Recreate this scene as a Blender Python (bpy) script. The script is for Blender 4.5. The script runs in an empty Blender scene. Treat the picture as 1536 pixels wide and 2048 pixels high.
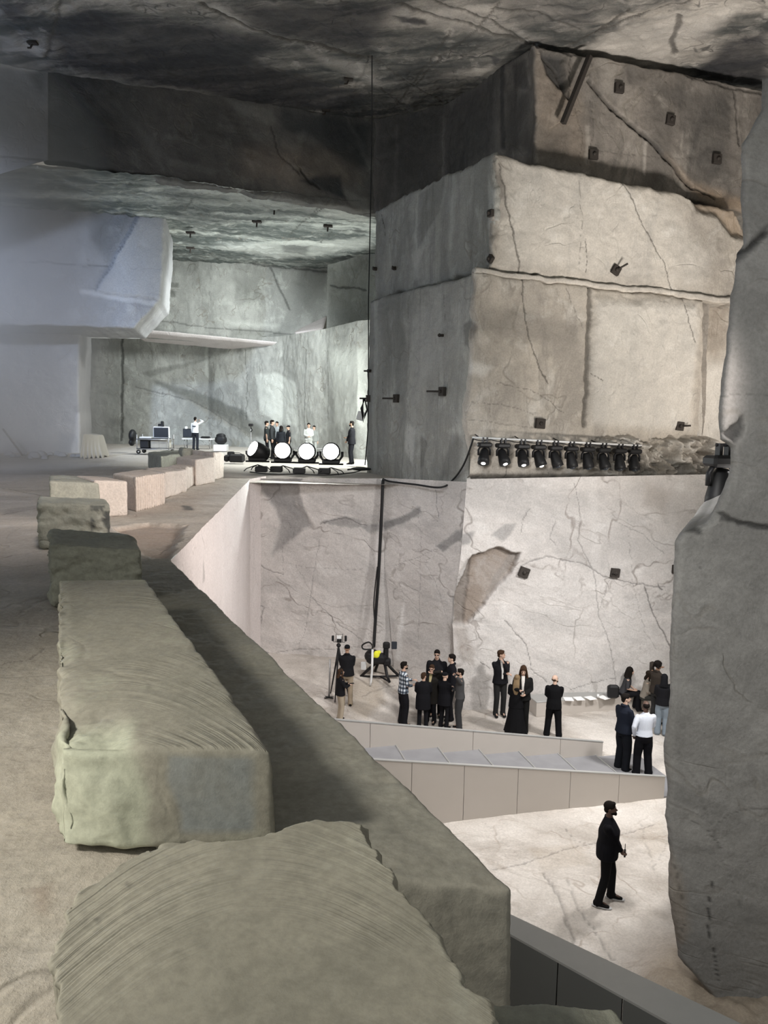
import bpy, math, random
import numpy as np
from mathutils import Vector, Matrix
random.seed(7); RNG=np.random.default_rng(7)
SC=bpy.context.scene; COL=SC.collection
# ------------------------------------------------------------------ camera
F0=1600.;CX,CY=768.,1024.
PIT=math.radians(6.9);ROL=math.radians(1.0);CAM=np.array([0,0,8.8])
fw=np.array([0,math.cos(PIT),-math.sin(PIT)]);r0=np.array([1.,0,0]);u0=np.array([0,math.sin(PIT),math.cos(PIT)])
UP=u0*math.cos(ROL)-r0*math.sin(ROL);RT=r0*math.cos(ROL)+u0*math.sin(ROL)
cd=bpy.data.cameras.new('camera');cam=bpy.data.objects.new('camera',cd);COL.objects.link(cam)
cd.sensor_fit='VERTICAL';cd.sensor_height=32.0;cd.lens=F0/2048*32.0;cd.clip_end=300
cam.matrix_world=Matrix(((RT[0],UP[0],-fw[0],0),(RT[1],UP[1],-fw[1],0),(RT[2],UP[2],-fw[2],8.8),(0,0,0,1)))
SC.camera=cam
# ------------------------------------------------------------------ world, exposure, lights
SC.view_settings.view_transform='Standard';SC.view_settings.look='None';SC.view_settings.gamma=1
SC.view_settings.exposure=0.0
SC.view_settings.use_curve_mapping=False
W=bpy.data.worlds.new('world');SC.world=W;W.use_nodes=True
W.node_tree.nodes['Background'].inputs[0].default_value=(.97,1.0,.95,1)
W.node_tree.nodes['Background'].inputs[1].default_value=0.42
def lamp(name,kind,loc,to,power,col=(1,1,1),size=1.0,angle=120,blend=1.0):
    l=bpy.data.lights.new(name,kind);l.energy=power;l.color=col
    if kind=='AREA': l.shape='DISK';l.size=size
    else: l.shadow_soft_size=size
    if kind=='SPOT': l.spot_size=math.radians(angle);l.spot_blend=blend
    o=bpy.data.objects.new(name,l);COL.objects.link(o);o.location=loc
    o.rotation_euler=(Vector(to)-Vector(loc)).to_track_quat('-Z','Y').to_euler()
    return o
lamp('stage_flood','SPOT',(8.3,17.5,8.2),(2.2,20,1.0),2900,(1,.975,.95),.5,140)
lamp('floor_flood','SPOT',(2,13,11.5),(4,19,0),3600,(1,.98,.96),1.0,95)
lamp('cool_flood','SPOT',(-1.5,15,12),(-1,26,3.5),1000,(.93,.95,1),1.0,90)
lamp('wall_flood','SPOT',(11.5,12,3.5),(7,25.5,14.5),7500,(1,.93,.85),.8,62)
lamp('pillar_flood','SPOT',(-3,6,12),(1.5,26,13),1500,(.93,1,.95),.8,50)
lamp('chamber_flood','SPOT',(1.5,31.2,9.2),(-10,45,9),3600,(.95,1,.96),.4,120)
lamp('chamber_floor_fill','SPOT',(-4,30.8,16),(-4.5,36.5,6.75),6500,(.96,1,.98),.8,100)  # unseen fill added overhead to whiten the chamber floor
lamp('chamber_left_wash','SPOT',(-5,38.5,15.3),(-13,48,8),5000,(.93,.99,1),.8,130)
lamp('ledge_flood','SPOT',(4.8,8.5,9.5),(-6,19,7),5500,(1,.89,.83),.8,60)
lamp('mid_ledge_fill','SPOT',(-3,8,16),(-9,19,6.75),3200,(1,.93,.90),.8,80)  # added fill, lifts the left part of the ledge floor
lamp('near_fill','SPOT',(-5.2,2.0,10.8),(-.8,4.0,6.8),1350,(1,.95,.83),.5,90)  # unseen fill added to brighten the near slabs
lamp('rock_fill','SPOT',(0,0,12.5),(7,12,5),3000,(1,.98,.95),.6,75)  # fill added from the camera side for the right rock
lamp('ceiling_wash','SPOT',(9,15,6),(8,22,20),5600,(1,.94,.88),1.0,80)
lamp('left_ceiling_wash','SPOT',(-9,12,8),(-5,20,20),400,(.95,1,1),1.0,110)
lamp('low_ceiling_wash','SPOT',(-4.5,40,8),(-5,38,18),1800,(.93,1,.98),.5,110)
lamp('haze_beam','SPOT',(-15,15,15),(-17.5,32,11.5),85000,(.42,.61,1),.4,62)
lamp('recess_fill','SPOT',(14.5,23.5,9),(11,27.2,10),900,(1,.90,.80),.5,110)  # added fill for the recessed wall at the far right

# ------------------------------------------------------------------ projection helpers (pixel -> point at a true distance)
def ray(x,y): return fw+RT*(x-CX)/F0-UP*(y-CY)/F0
def atY(x,y,Y): d=ray(x,y); return CAM+d*Y/d[1]
def atz(x,y,z): d=ray(x,y); return CAM+d*(z-CAM[2])/d[2]
def atpl(x,y,a,b):
    n=np.array([b[1]-a[1],-(b[0]-a[0]),0.]);d=ray(x,y);t=((np.array([a[0],a[1],0.])-CAM)@n)/(d@n);return CAM+d*t
def proj(P):
    v=np.array(P)-CAM; z=v@fw; return (CX+F0*(v@RT)/z, CY-F0*(v@UP)/z)
# ------------------------------------------------------------------ noise
TAB=RNG.random(65536).astype(np.float32)
def vn(P,s=1.0,seed=0):
    Q=P*s+seed*17.31; I=np.floor(Q).astype(np.int64); f=(Q-I); f=f*f*(3-2*f)
    def h(i,j,k): return TAB[((i*73856093)^(j*19349663)^(k*83492791)^(seed*2654435))&65535]
    x,y,z=I[...,0],I[...,1],I[...,2];r=0
    for dx in (0,1):
        wx=f[...,0] if dx else 1-f[...,0]
        for dy in (0,1):
            wy=f[...,1] if dy else 1-f[...,1]
            for dz in (0,1):
                wz=f[...,2] if dz else 1-f[...,2]
                r=r+wx*wy*wz*h(x+dx,y+dy,z+dz)
    return r*2-1
def fbm(P,s=1.0,o=4,seed=0,g=.5):
    r=0;a=1;t=0
    for i in range(o): r=r+a*vn(P,s*2**i,seed+i);t+=a;a*=g
    return r/t
def sst(x,a,b):
    t=np.clip((x-a)/(b-a),0,1);return t*t*(3-2*t)
# ------------------------------------------------------------------ mesh + tagging helpers
def tag(o,label=None,cat=None,group=None,kind=None):
    if label:o['label']=label
    if cat:o['category']=cat
    if group:o['group']=group
    if kind:o['kind']=kind
    return o
def empty(name,loc=(0,0,0),rz=0,label=None,cat=None,group=None):
    o=bpy.data.objects.new(name,None);COL.objects.link(o);o.location=loc;o.rotation_euler=(0,0,rz);o.empty_display_size=.1
    return tag(o,label,cat,group)
def mkmesh(name,V,Fc,mat=None,parent=None,smooth=True,marks=None,quads=True):
    me=bpy.data.meshes.new(name);V=np.asarray(V,dtype=np.float32)
    if isinstance(Fc,np.ndarray):
        n,k=Fc.shape
        me.vertices.add(len(V));me.vertices.foreach_set('co',V.ravel())
        me.loops.add(n*k);me.loops.foreach_set('vertex_index',Fc.astype(np.int32).ravel())
        me.polygons.add(n);me.polygons.foreach_set('loop_start',np.arange(n,dtype=np.int32)*k)
        me.update(calc_edges=True);me.validate()
    else:
        me.from_pydata([tuple(map(float,v)) for v in V],[],Fc);me.update()
    if smooth: me.polygons.foreach_set('use_smooth',[True]*len(me.polygons))
    if marks is not None:
        a=me.attributes.new('marks','FLOAT_COLOR','POINT');a.data.foreach_set('color',marks.astype(np.float32).ravel())
    o=bpy.data.objects.new(name,me);COL.objects.link(o)
    if mat:me.materials.append(mat)
    if parent:o.parent=parent
    return o
class MB:
    """collects simple shapes, built as ONE mesh object"""
    def __init__(s): s.V=[];s.F=[]
    def add(s,V,F):
        b=len(s.V);s.V+= [tuple(v) for v in V];s.F+=[tuple(b+i for i in f) for f in F];return s
    def box(s,c,d,rz=0,bev=0,tilt=None):
        x,y,z=d[0]/2,d[1]/2,d[2]/2;R=Matrix.Rotation(rz,3,'Z')
        if tilt is not None: R=R@Matrix.Rotation(tilt,3,'X')
        b=min(bev,x*.9,y*.9,z*.9)
        if b<=0:
            P=[(i*x,j*y,k*z) for i in(-1,1) for j in(-1,1) for k in(-1,1)]
            Fc=[(0,1,3,2),(4,6,7,5),(0,4,5,1),(2,3,7,6),(0,2,6,4),(1,5,7,3)]
        else:
            P=[];
            for k,(zz,q) in enumerate(((-z,b),(-z+b,0),(z-b,0),(z,b))):
                X,Y=x-q,y-q;e=b if q==0 else b*.6
                P+=[(-X+e,-Y,zz),(X-e,-Y,zz),(X,-Y+e,zz),(X,Y-e,zz),(X-e,Y,zz),(-X+e,Y,zz),(-X,Y-e,zz),(-X,-Y+e,zz)]
            Fc=[tuple(range(7,-1,-1)),tuple(range(24,32))]
            for r in range(3):
                for i in range(8): Fc.append((r*8+i,r*8+(i+1)%8,r*8+8+(i+1)%8,r*8+8+i))
        s.add([R@Vector(p)+Vector(c) for p in P],Fc);return s
    def tube(s,pts,r,n=8,ref=None,caps=True):
        pts=[Vector(p) for p in pts];m=len(pts)
        rr=r if isinstance(r,(list,tuple)) else [r]*m
        rr=[q if isinstance(q,(tuple,list)) else (q,q) for q in rr]
        V=[];prev=None
        for i,p in enumerate(pts):
            t=(pts[min(i+1,m-1)]-pts[max(i-1,0)])
            t=t.normalized() if t.length>1e-9 else Vector((0,0,1))
            if ref is not None: w=Vector(ref)
            else: w=prev if prev is not None else (Vector((0,0,1)) if abs(t.z)<.9 else Vector((1,0,0)))
            w=(w-w.dot(t)*t)
            if w.length<1e-4: w=Vector((0,1,0))-t.y*t
            w.normalize();prev=w;u=t.cross(w)
            for k in range(n):
                a=2*math.pi*k/n;V.append(p+w*math.cos(a)*rr[i][0]+u*math.sin(a)*rr[i][1])
        Fc=[(i*n+k,i*n+(k+1)%n,i*n+n+(k+1)%n,i*n+n+k) for i in range(m-1) for k in range(n)]
        if caps: Fc+=[tuple(range(n-1,-1,-1)),tuple(range((m-1)*n,m*n))]
        s.add(V,Fc);return s
    def ell(s,c,r,n=12,m=8,R=None):
        V=[];R=R or Matrix.Identity(3);c=Vector(c)
        V.append(R@Vector((0,0,-r[2]))+c)
        for i in range(1,m):
            a=-math.pi/2+math.pi*i/m
            for k in range(n):
                b=2*math.pi*k/n;V.append(R@Vector((r[0]*math.cos(a)*math.cos(b),r[1]*math.cos(a)*math.sin(b),r[2]*math.sin(a)))+c)
        V.append(R@Vector((0,0,r[2]))+c);Fc=[]
        for k in range(n): Fc.append((0,1+(k+1)%n,1+k));Fc.append((len(V)-1,1+(m-2)*n+k,1+(m-2)*n+(k+1)%n))
        for i in range(m-2):
            for k in range(n): Fc.append((1+i*n+k,1+i*n+(k+1)%n,1+(i+1)*n+(k+1)%n,1+(i+1)*n+k))
        s.add(V,Fc);return s
    def build(s,name,mat,parent=None,smooth=False):
        return mkmesh(name,s.V,s.F,mat,parent,smooth)
def remesh(V,F,vox,it=3,fac=.5):
    me=bpy.data.meshes.new('t');me.from_pydata([tuple(v) for v in V],[],F)
    o=bpy.data.objects.new('t',me);COL.objects.link(o)
    m=o.modifiers.new('r','REMESH');m.mode='VOXEL';m.voxel_size=vox
    if it: m2=o.modifiers.new('s','SMOOTH');m2.iterations=it;m2.factor=fac
    dg=bpy.context.evaluated_depsgraph_get();dg.update()
    r=bpy.data.meshes.new_from_object(o.evaluated_get(dg))
    bpy.data.objects.remove(o);bpy.data.meshes.remove(me)
    r.polygons.foreach_set('use_smooth',[True]*len(r.polygons));return r
def link(name,me,mat,parent=None):
    me.name=name;me.materials.clear();me.materials.append(mat)
    o=bpy.data.objects.new(name,me);COL.objects.link(o);o.parent=parent;return o
# ------------------------------------------------------------------ materials
def newmat(name):
    m=bpy.data.materials.new(name);m.use_nodes=True;nt=m.node_tree;nt.nodes.clear()
    o=nt.nodes.new('ShaderNodeOutputMaterial');b=nt.nodes.new('ShaderNodeBsdfPrincipled');nt.links.new(b.outputs[0],o.inputs[0]);return m,nt,b
def sm(name,col,rough=.6,metal=0,var=.12,scale=30,spec=.3,bump=.1):
    m,nt,b=newmat(name);N=nt.nodes;L=nt.links
    n=N.new('ShaderNodeTexNoise');n.inputs['Scale'].default_value=scale;n.inputs['Detail'].default_value=4
    tc=N.new('ShaderNodeTexCoord');L.new(tc.outputs['Object'],n.inputs['Vector'])
    mx=N.new('ShaderNodeMix');mx.data_type='RGBA'
    mx.inputs[6].default_value=(*[c*(1-var) for c in col],1);mx.inputs[7].default_value=(*[min(1,c*(1+var)) for c in col],1)
    L.new(n.outputs[0],mx.inputs[0]);L.new(mx.outputs[2],b.inputs['Base Color'])
    b.inputs['Roughness'].default_value=rough;b.inputs['Metallic'].default_value=metal;b.inputs['Specular IOR Level'].default_value=spec
    if bump:
        bp=N.new('ShaderNodeBump');bp.inputs['Strength'].default_value=bump;bp.inputs['Distance'].default_value=.01
        L.new(n.outputs[0],bp.inputs['Height']);L.new(bp.outputs[0],b.inputs['Normal'])
    return m
def emat(name,col,st):
    m,nt,b=newmat(name);b.inputs['Emission Color'].default_value=(*col,1);b.inputs['Emission Strength'].default_value=st;b.inputs['Base Color'].default_value=(*col,1);return m
def stone(name,base,dark,vein=(.2,.18,.15),streak=(1,1,1),rot=(0,0,0),contrast=.6,veins=.5,big=.25,stk=.5,warm=(.36,.27,.19),light=(.72,.70,.66),lo=.42,hi=.62,arcs=None,bumpd=.05,stain=(.07,.075,.075)):
    m,nt,b=newmat(name);N=nt.nodes;L=nt.links
    def nd(t,**k):
        n=N.new(t)
        for a,v in k.items():
            if a in n.inputs: n.inputs[a].default_value=v
        return n
    geo=nd('ShaderNodeTexCoord')
    def mapp(sc,rt=(0,0,0)):
        q=N.new('ShaderNodeMapping');q.vector_type='TEXTURE'
        q.inputs['Rotation'].default_value=rt;q.inputs['Scale'].default_value=sc
        L.new(geo.outputs['Object'],q.inputs[0]);return q.outputs[0]
    def noise(vec,sc,det=6,rough=.55,dist=0):
        n=nd('ShaderNodeTexNoise',Scale=sc,Detail=det,Roughness=rough,Distortion=dist);L.new(vec,n.inputs['Vector']);return n.outputs[0]
    def mr(v,a,c,d=0,e=1):
        n=N.new('ShaderNodeMapRange');n.interpolation_type='SMOOTHSTEP'
        for i,x in enumerate((a,c,d,e)): n.inputs[i+1].default_value=x
        L.new(v,n.inputs[0]);return n.outputs[0]
    def mth(op,a,c=None):
        n=N.new('ShaderNodeMath');n.operation=op
        for i,x in enumerate((a,c)):
            if x is None: continue
            if isinstance(x,(int,float)): n.inputs[i].default_value=x
            else: L.new(x,n.inputs[i])
        return n.outputs[0]
    def mix(f,a,c,bt='MIX'):
        n=N.new('ShaderNodeMix');n.data_type='RGBA';n.blend_type=bt
        if isinstance(f,(int,float)): n.inputs[0].default_value=f
        else: L.new(f,n.inputs[0])
        for i,x in ((6,a),(7,c)):
            if isinstance(x,tuple): n.inputs[i].default_value=(*x,1)
            else: L.new(x,n.inputs[i])
        return n.outputs[2]
    P=mapp((1,1,1));S=mapp(streak,rot)
    n1=noise(S,big,9,.6,.8);n2=noise(P,1.3,10,.65,.4);n3=noise(S,2.2,8,.6,.3);n4=noise(P,22,6,.7)
    c=mix(mth('MULTIPLY',mr(n1,lo,hi),contrast),base,dark)
    c=mix(mth('MULTIPLY',mr(n3,.48,.68),stk),c,tuple(.5*(x+y) for x,y in zip(base,dark)))
    c=mix(mth('MULTIPLY',mr(n2,.5,.72),.5),c,light);c=mix(mth('MULTIPLY',mr(n2,.5,.3),.55),c,dark)
    n5=noise(S,.8,10,.7,.6);c=mix(mth('MULTIPLY',mr(n5,.48,.64),.8),c,dark)
    # veins : ridged noise
    def ridge(vec,sc,w,dist,det=4):
        n=noise(vec,sc,det,.55,dist);r=mth('ABSOLUTE',mth('SUBTRACT',n,.5));return mr(r,0,w,1,0)
    v1=ridge(P,.28,.010,.35);v2=ridge(S,.6,.012,.3);vv=mth('MULTIPLY',mth('MAXIMUM',v1,mth('MULTIPLY',v2,.6)),mr(n2,.38,.6))
    c=mix(mth('MULTIPLY',vv,veins),c,vein)
    c=mix(.35,c,mix(n4,(.55,.55,.55),(1,1,1)),'MULTIPLY') if False else c
    at=N.new('ShaderNodeAttribute');at.attribute_name='marks'
    sp=N.new('ShaderNodeSeparateColor');L.new(at.outputs['Color'],sp.inputs[0])
    st=mth('MULTIPLY',sp.outputs[0],mr(n2,.2,.55,.45,1))
    c=mix(mth('MULTIPLY',sp.outputs[2],.85),c,light)
    c=mix(mth('MULTIPLY',at.outputs['Alpha'],mr(n2,.25,.6,.5,1)),c,warm)
    c=mix(st,c,stain)
    c=mix(mth('MULTIPLY',sp.outputs[1],.8),c,tuple(.16*x for x in base))
    g=mr(n4,.3,.7,.86,1.08);n=N.new('ShaderNodeVectorMath');n.operation='SCALE';L.new(c,n.inputs[0]);L.new(g,n.inputs[3])
    L.new(n.outputs[0],b.inputs['Base Color'])
    b.inputs['Roughness'].default_value=.85;b.inputs['Specular IOR Level'].default_value=.25
    h=mth('ADD',mth('MULTIPLY',n2,1.0),mth('MULTIPLY',n4,.25));h=mth('ADD',h,mth('MULTIPLY',n3,.5));h=mth('SUBTRACT',h,mth('MULTIPLY',vv,.3))
    if arcs:
        (x0,y0,sl),kk,fr,amp=arcs
        sx=N.new('ShaderNodeSeparateXYZ');L.new(geo.outputs['Object'],sx.inputs[0])
        u=mth('SUBTRACT',mth('SUBTRACT',sx.outputs[0],x0),mth('MULTIPLY',mth('SUBTRACT',sx.outputs[1],y0),sl))
        rr=mth('ADD',sx.outputs[1],mth('MULTIPLY',mth('MULTIPLY',u,u),kk))
        rr=mth('ADD',rr,mth('MULTIPLY',noise(P,2.5,3),.05))
        cb=N.new('ShaderNodeCombineXYZ');L.new(rr,cb.inputs[0])
        an=noise(cb.outputs[0],fr,3,.6);
        gn=N.new('ShaderNodeNewGeometry');sz=N.new('ShaderNodeSeparateXYZ');L.new(gn.outputs['True Normal'],sz.inputs[0]);msk=mth('MULTIPLY',mr(noise(P,.9,3),.44,.6),mr(sz.outputs[2],.7,.95));c2=mth('MULTIPLY',msk,mr(an,.5,.66));c=mix(mth('MULTIPLY',c2,.35),c,dark);L.new(c,n.inputs[0]);h=mth('ADD',h,mth('MULTIPLY',mth('MULTIPLY',mr(an,.35,.65),msk),amp))
    bp=nd('ShaderNodeBump',Strength=.8,Distance=bumpd);L.new(h,bp.inputs['Height']);L.new(bp.outputs[0],b.inputs['Normal'])
    return m
B21=math.radians(21)
M={}
M['warm']=stone('warm_grey_marble',(.52,.475,.415),(.31,.285,.255),streak=(1,1,2.5),contrast=.6,veins=.45,stk=.45,stain=(.10,.092,.085))
M['top']=stone('dark_weathered_marble',(.30,.27,.24),(.12,.11,.10),streak=(1,1,3),contrast=.8,veins=.5,stain=(.05,.05,.05),light=(.43,.40,.36))
M['green']=stone('green_grey_marble',(.38,.375,.345),(.24,.24,.225),streak=(.6,.6,4),contrast=.7,veins=.45,stk=.8,stain=(.08,.08,.075),light=(.56,.56,.53))
M['lower']=stone('pale_veined_marble',(.62,.585,.56),(.44,.42,.405),vein=(.26,.23,.21),streak=(2.5,2.5,1),rot=(0,.3,0),contrast=.6,veins=.75,stk=.4,stain=(.17,.17,.17),light=(.72,.70,.68),warm=(.23,.185,.15))
M['ceiling']=stone('dark_ceiling_marble',(.42,.39,.35),(.05,.055,.055),streak=(5,1,1),rot=(0,0,-.25),contrast=.95,veins=.8,stk=.7,big=.45,vein=(.05,.05,.05),stain=(.035,.035,.04),light=(.62,.58,.53),lo=.38,hi=.6)
M['lowceil']=stone('streaked_ceiling_marble',(.55,.58,.54),(.09,.105,.10),streak=(6,1,1),rot=(0,0,.15),contrast=.95,veins=.5,stk=.7,big=.55,light=(.75,.77,.72),lo=.36,hi=.52)
M['hang']=stone('smoky_dark_marble',(.15,.145,.135),(.085,.085,.085),streak=(2,2,1),rot=(0,.5,0),contrast=.8,veins=.35,stain=(.035,.04,.045),light=(.27,.27,.25))
M['back']=stone('pale_green_marble',(.43,.435,.405),(.27,.275,.255),streak=(1,1,2.2),contrast=.8,veins=.6,stain=(.13,.135,.12),light=(.62,.64,.59),warm=(.24,.22,.165))
M['left']=stone('hazy_grey_marble',(.36,.36,.36),(.28,.28,.285),contrast=.5,veins=.3,light=(.5,.5,.5))
M['floor']=stone('sawn_floor_marble',(.62,.575,.53),(.40,.36,.32),vein=(.3,.24,.19),streak=(2,1,1),rot=(0,0,-.4),contrast=.6,veins=.5,light=(.75,.71,.67),warm=(.38,.31,.23))
M['upfloor']=stone('dusty_ledge_marble',(.50,.455,.395),(.38,.345,.30),streak=(5,1,1),rot=(0,0,.2),contrast=.8,veins=.35,stk=.8,light=(.6,.56,.51),warm=(.30,.22,.17))
M['beam']=stone('green_lit_sawn_marble',(.33,.315,.27),(.25,.243,.21),streak=(3,1,1),rot=(0,0,.35),contrast=.6,veins=.25,big=1.2,stk=.9,light=(.40,.39,.33),bumpd=.02)  # beam and both slabs: tint of greenish light put into the stone colour
M['slab']=stone('green_lit_slab_marble',(.37,.35,.295),(.29,.278,.235),contrast=.6,veins=.15,big=.8,stk=.3,light=(.55,.58,.46),warm=(.25,.275,.285),arcs=((-1.58,4.7,-.3),1.7,9,.8),bumpd=.014)
M['slab2']=stone('green_lit_near_slab_marble',(.38,.36,.30),(.30,.287,.24),contrast=.6,veins=.1,big=.8,stk=.3,light=(.58,.58,.50),arcs=((-.36,2.4,-.2),1.5,14,.75),bumpd=.008)
M['block']=stone('rough_block_marble',(.56,.49,.43),(.44,.39,.34),contrast=.5,veins=.3,light=(.68,.62,.57))
M['gblock']=stone('olive_block_marble',(.37,.37,.31),(.27,.275,.235),contrast=.6,veins=.4,big=1.5,light=(.46,.46,.40),bumpd=.05)
M['white']=stone('freshly_sawn_white_marble',(.70,.645,.63),(.64,.59,.575),streak=(1,1,8),contrast=.4,veins=.12,light=(.76,.71,.70))
M['rock']=stone('cool_grey_marble',(.31,.305,.295),(.22,.217,.21),streak=(4,4,1),rot=(0,.35,0),contrast=.7,veins=.3,big=.5,light=(.38,.375,.36),stain=(.06,.06,.06))
M['panel']=sm('satin_beige_panel',(.50,.46,.42),.5,var=.03,scale=3,bump=.02)
M['panel2']=sm('satin_grey_panel',(.13,.135,.13),.45,var=.04,scale=3,bump=.02)
M['tread']=sm('dusty_steel_tread',(.27,.27,.285),.4,metal=.1,var=.2,scale=2.5,bump=.03)
M['capm']=sm('brushed_grey_cap',(.40,.40,.39),.4,metal=.2,var=.05,scale=6,bump=.02)
M['blk']=sm('black_plastic',(.012,.012,.013),.5)
M['blkm']=sm('black_painted_metal',(.02,.02,.022),.45,metal=.4)
M['iron']=sm('rusty_dark_iron',(.05,.043,.038),.75,metal=.3,var=.35)
M['steel']=sm('grey_steel',(.38,.38,.38),.4,metal=.7)
M['paper']=sm('white_paper',(.9,.9,.9),.8)
M['wht']=sm('white_plastic',(.75,.76,.76),.5)
M['tarp']=sm('dusty_canvas',(.40,.385,.34),.9,scale=8)
M['screen']=sm('dark_screen_glass',(.035,.04,.05),.15,bump=0,spec=.6)
M['yellow']=sm('yellow_fabric',(.85,.85,.05),.8)
M['lens']=emat('glowing_lens',(1,.99,.96),14)
M['glint']=emat('lit_lens',(1,.98,.95),3)
M['orange']=sm('wood_brown',(.12,.09,.07),.8)
# ------------------------------------------------------------------ stone faces
def resamp(L,n,ax=None):
    L=np.array(L)
    if ax is not None:
        k=L[:,ax];s=1 if k[-1]>k[0] else -1;k=np.maximum.accumulate(k*s)+np.arange(len(k))*1e-6;t=np.linspace(k[0],k[-1],n);return np.stack([np.interp(t,k,L[:,i]) for i in range(3)],1)
    d=np.r_[0,np.cumsum(np.linalg.norm(np.diff(L,axis=0),axis=1))];t=np.linspace(0,d[-1],n)
    return np.stack([np.interp(t,d,L[:,i]) for i in range(3)],1)
CW=.8
def marksfield(q,P,dark,crack,lite,warm,to2):
    """q : n x 2 metric coordinates on the face; features are outlines measured on the face"""
    n=len(q);M4=np.zeros((n,4));dep=np.zeros(n)
    wq=q+np.stack([fbm(P,2.0,4,11),fbm(P,2.0,4,23)],1)*.10+np.stack([fbm(P,11.,2,5),fbm(P,11.,2,9)],1)*.025
    def seg(pts,idx):
        d=np.full(len(idx),1e9)
        for a,b in zip(pts[:-1],pts[1:]):
            ab=b-a;t=np.clip(((wq[idx]-a)@ab)/(ab@ab+1e-12),0,1);d=np.minimum(d,np.linalg.norm(wq[idx]-a-t[:,None]*ab,axis=1))
        return d
    for ch,lst in ((0,dark),(2,lite),(3,warm)):
        for it in lst:
            poly=to2(it[0]);s=it[1];soft=it[2] if len(it)>2 else .12;dp=it[3] if len(it)>3 else 0
            lo=poly.min(0)-soft*2-.4;hi=poly.max(0)+soft*2+.4
            idx=np.where((q[:,0]>lo[0])&(q[:,0]<hi[0])&(q[:,1]>lo[1])&(q[:,1]<hi[1]))[0]
            if not len(idx):continue
            x,y=wq[idx,0],wq[idx,1];ins=np.zeros(len(idx),bool)
            for i in range(len(poly)):
                x1,y1=poly[i];x2,y2=poly[(i+1)%len(poly)]
                c=((y1>y)!=(y2>y));ins^=c&(x<(x2-x1)*(y-y1)/((y2-y1) if abs(y2-y1)>1e-9 else 1e-9)+x1)
            d=seg(np.vstack([poly,poly[:1]]),idx);sd=np.where(ins,d,-d);m=sst(sd,-soft,soft)
            M4[idx,ch]=np.maximum(M4[idx,ch],m*s);dep[idx]+=m*dp
    for it in crack:
        pts=to2(it[0]);w=it[1]*CW;dp=it[2]*.7 if len(it)>2 else w*.6;st=it[3] if len(it)>3 else 1
        lo=pts.min(0)-w*3-.3;hi=pts.max(0)+w*3+.3
        idx=np.where((q[:,0]>lo[0])&(q[:,0]<hi[0])&(q[:,1]>lo[1])&(q[:,1]<hi[1]))[0]
        if not len(idx):continue
        d=seg(pts,idx);m=1-sst(d,w*.35,w);M4[idx,1]=np.maximum(M4[idx,1],m*st);dep[idx]-=m*dp
    return M4,dep
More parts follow.
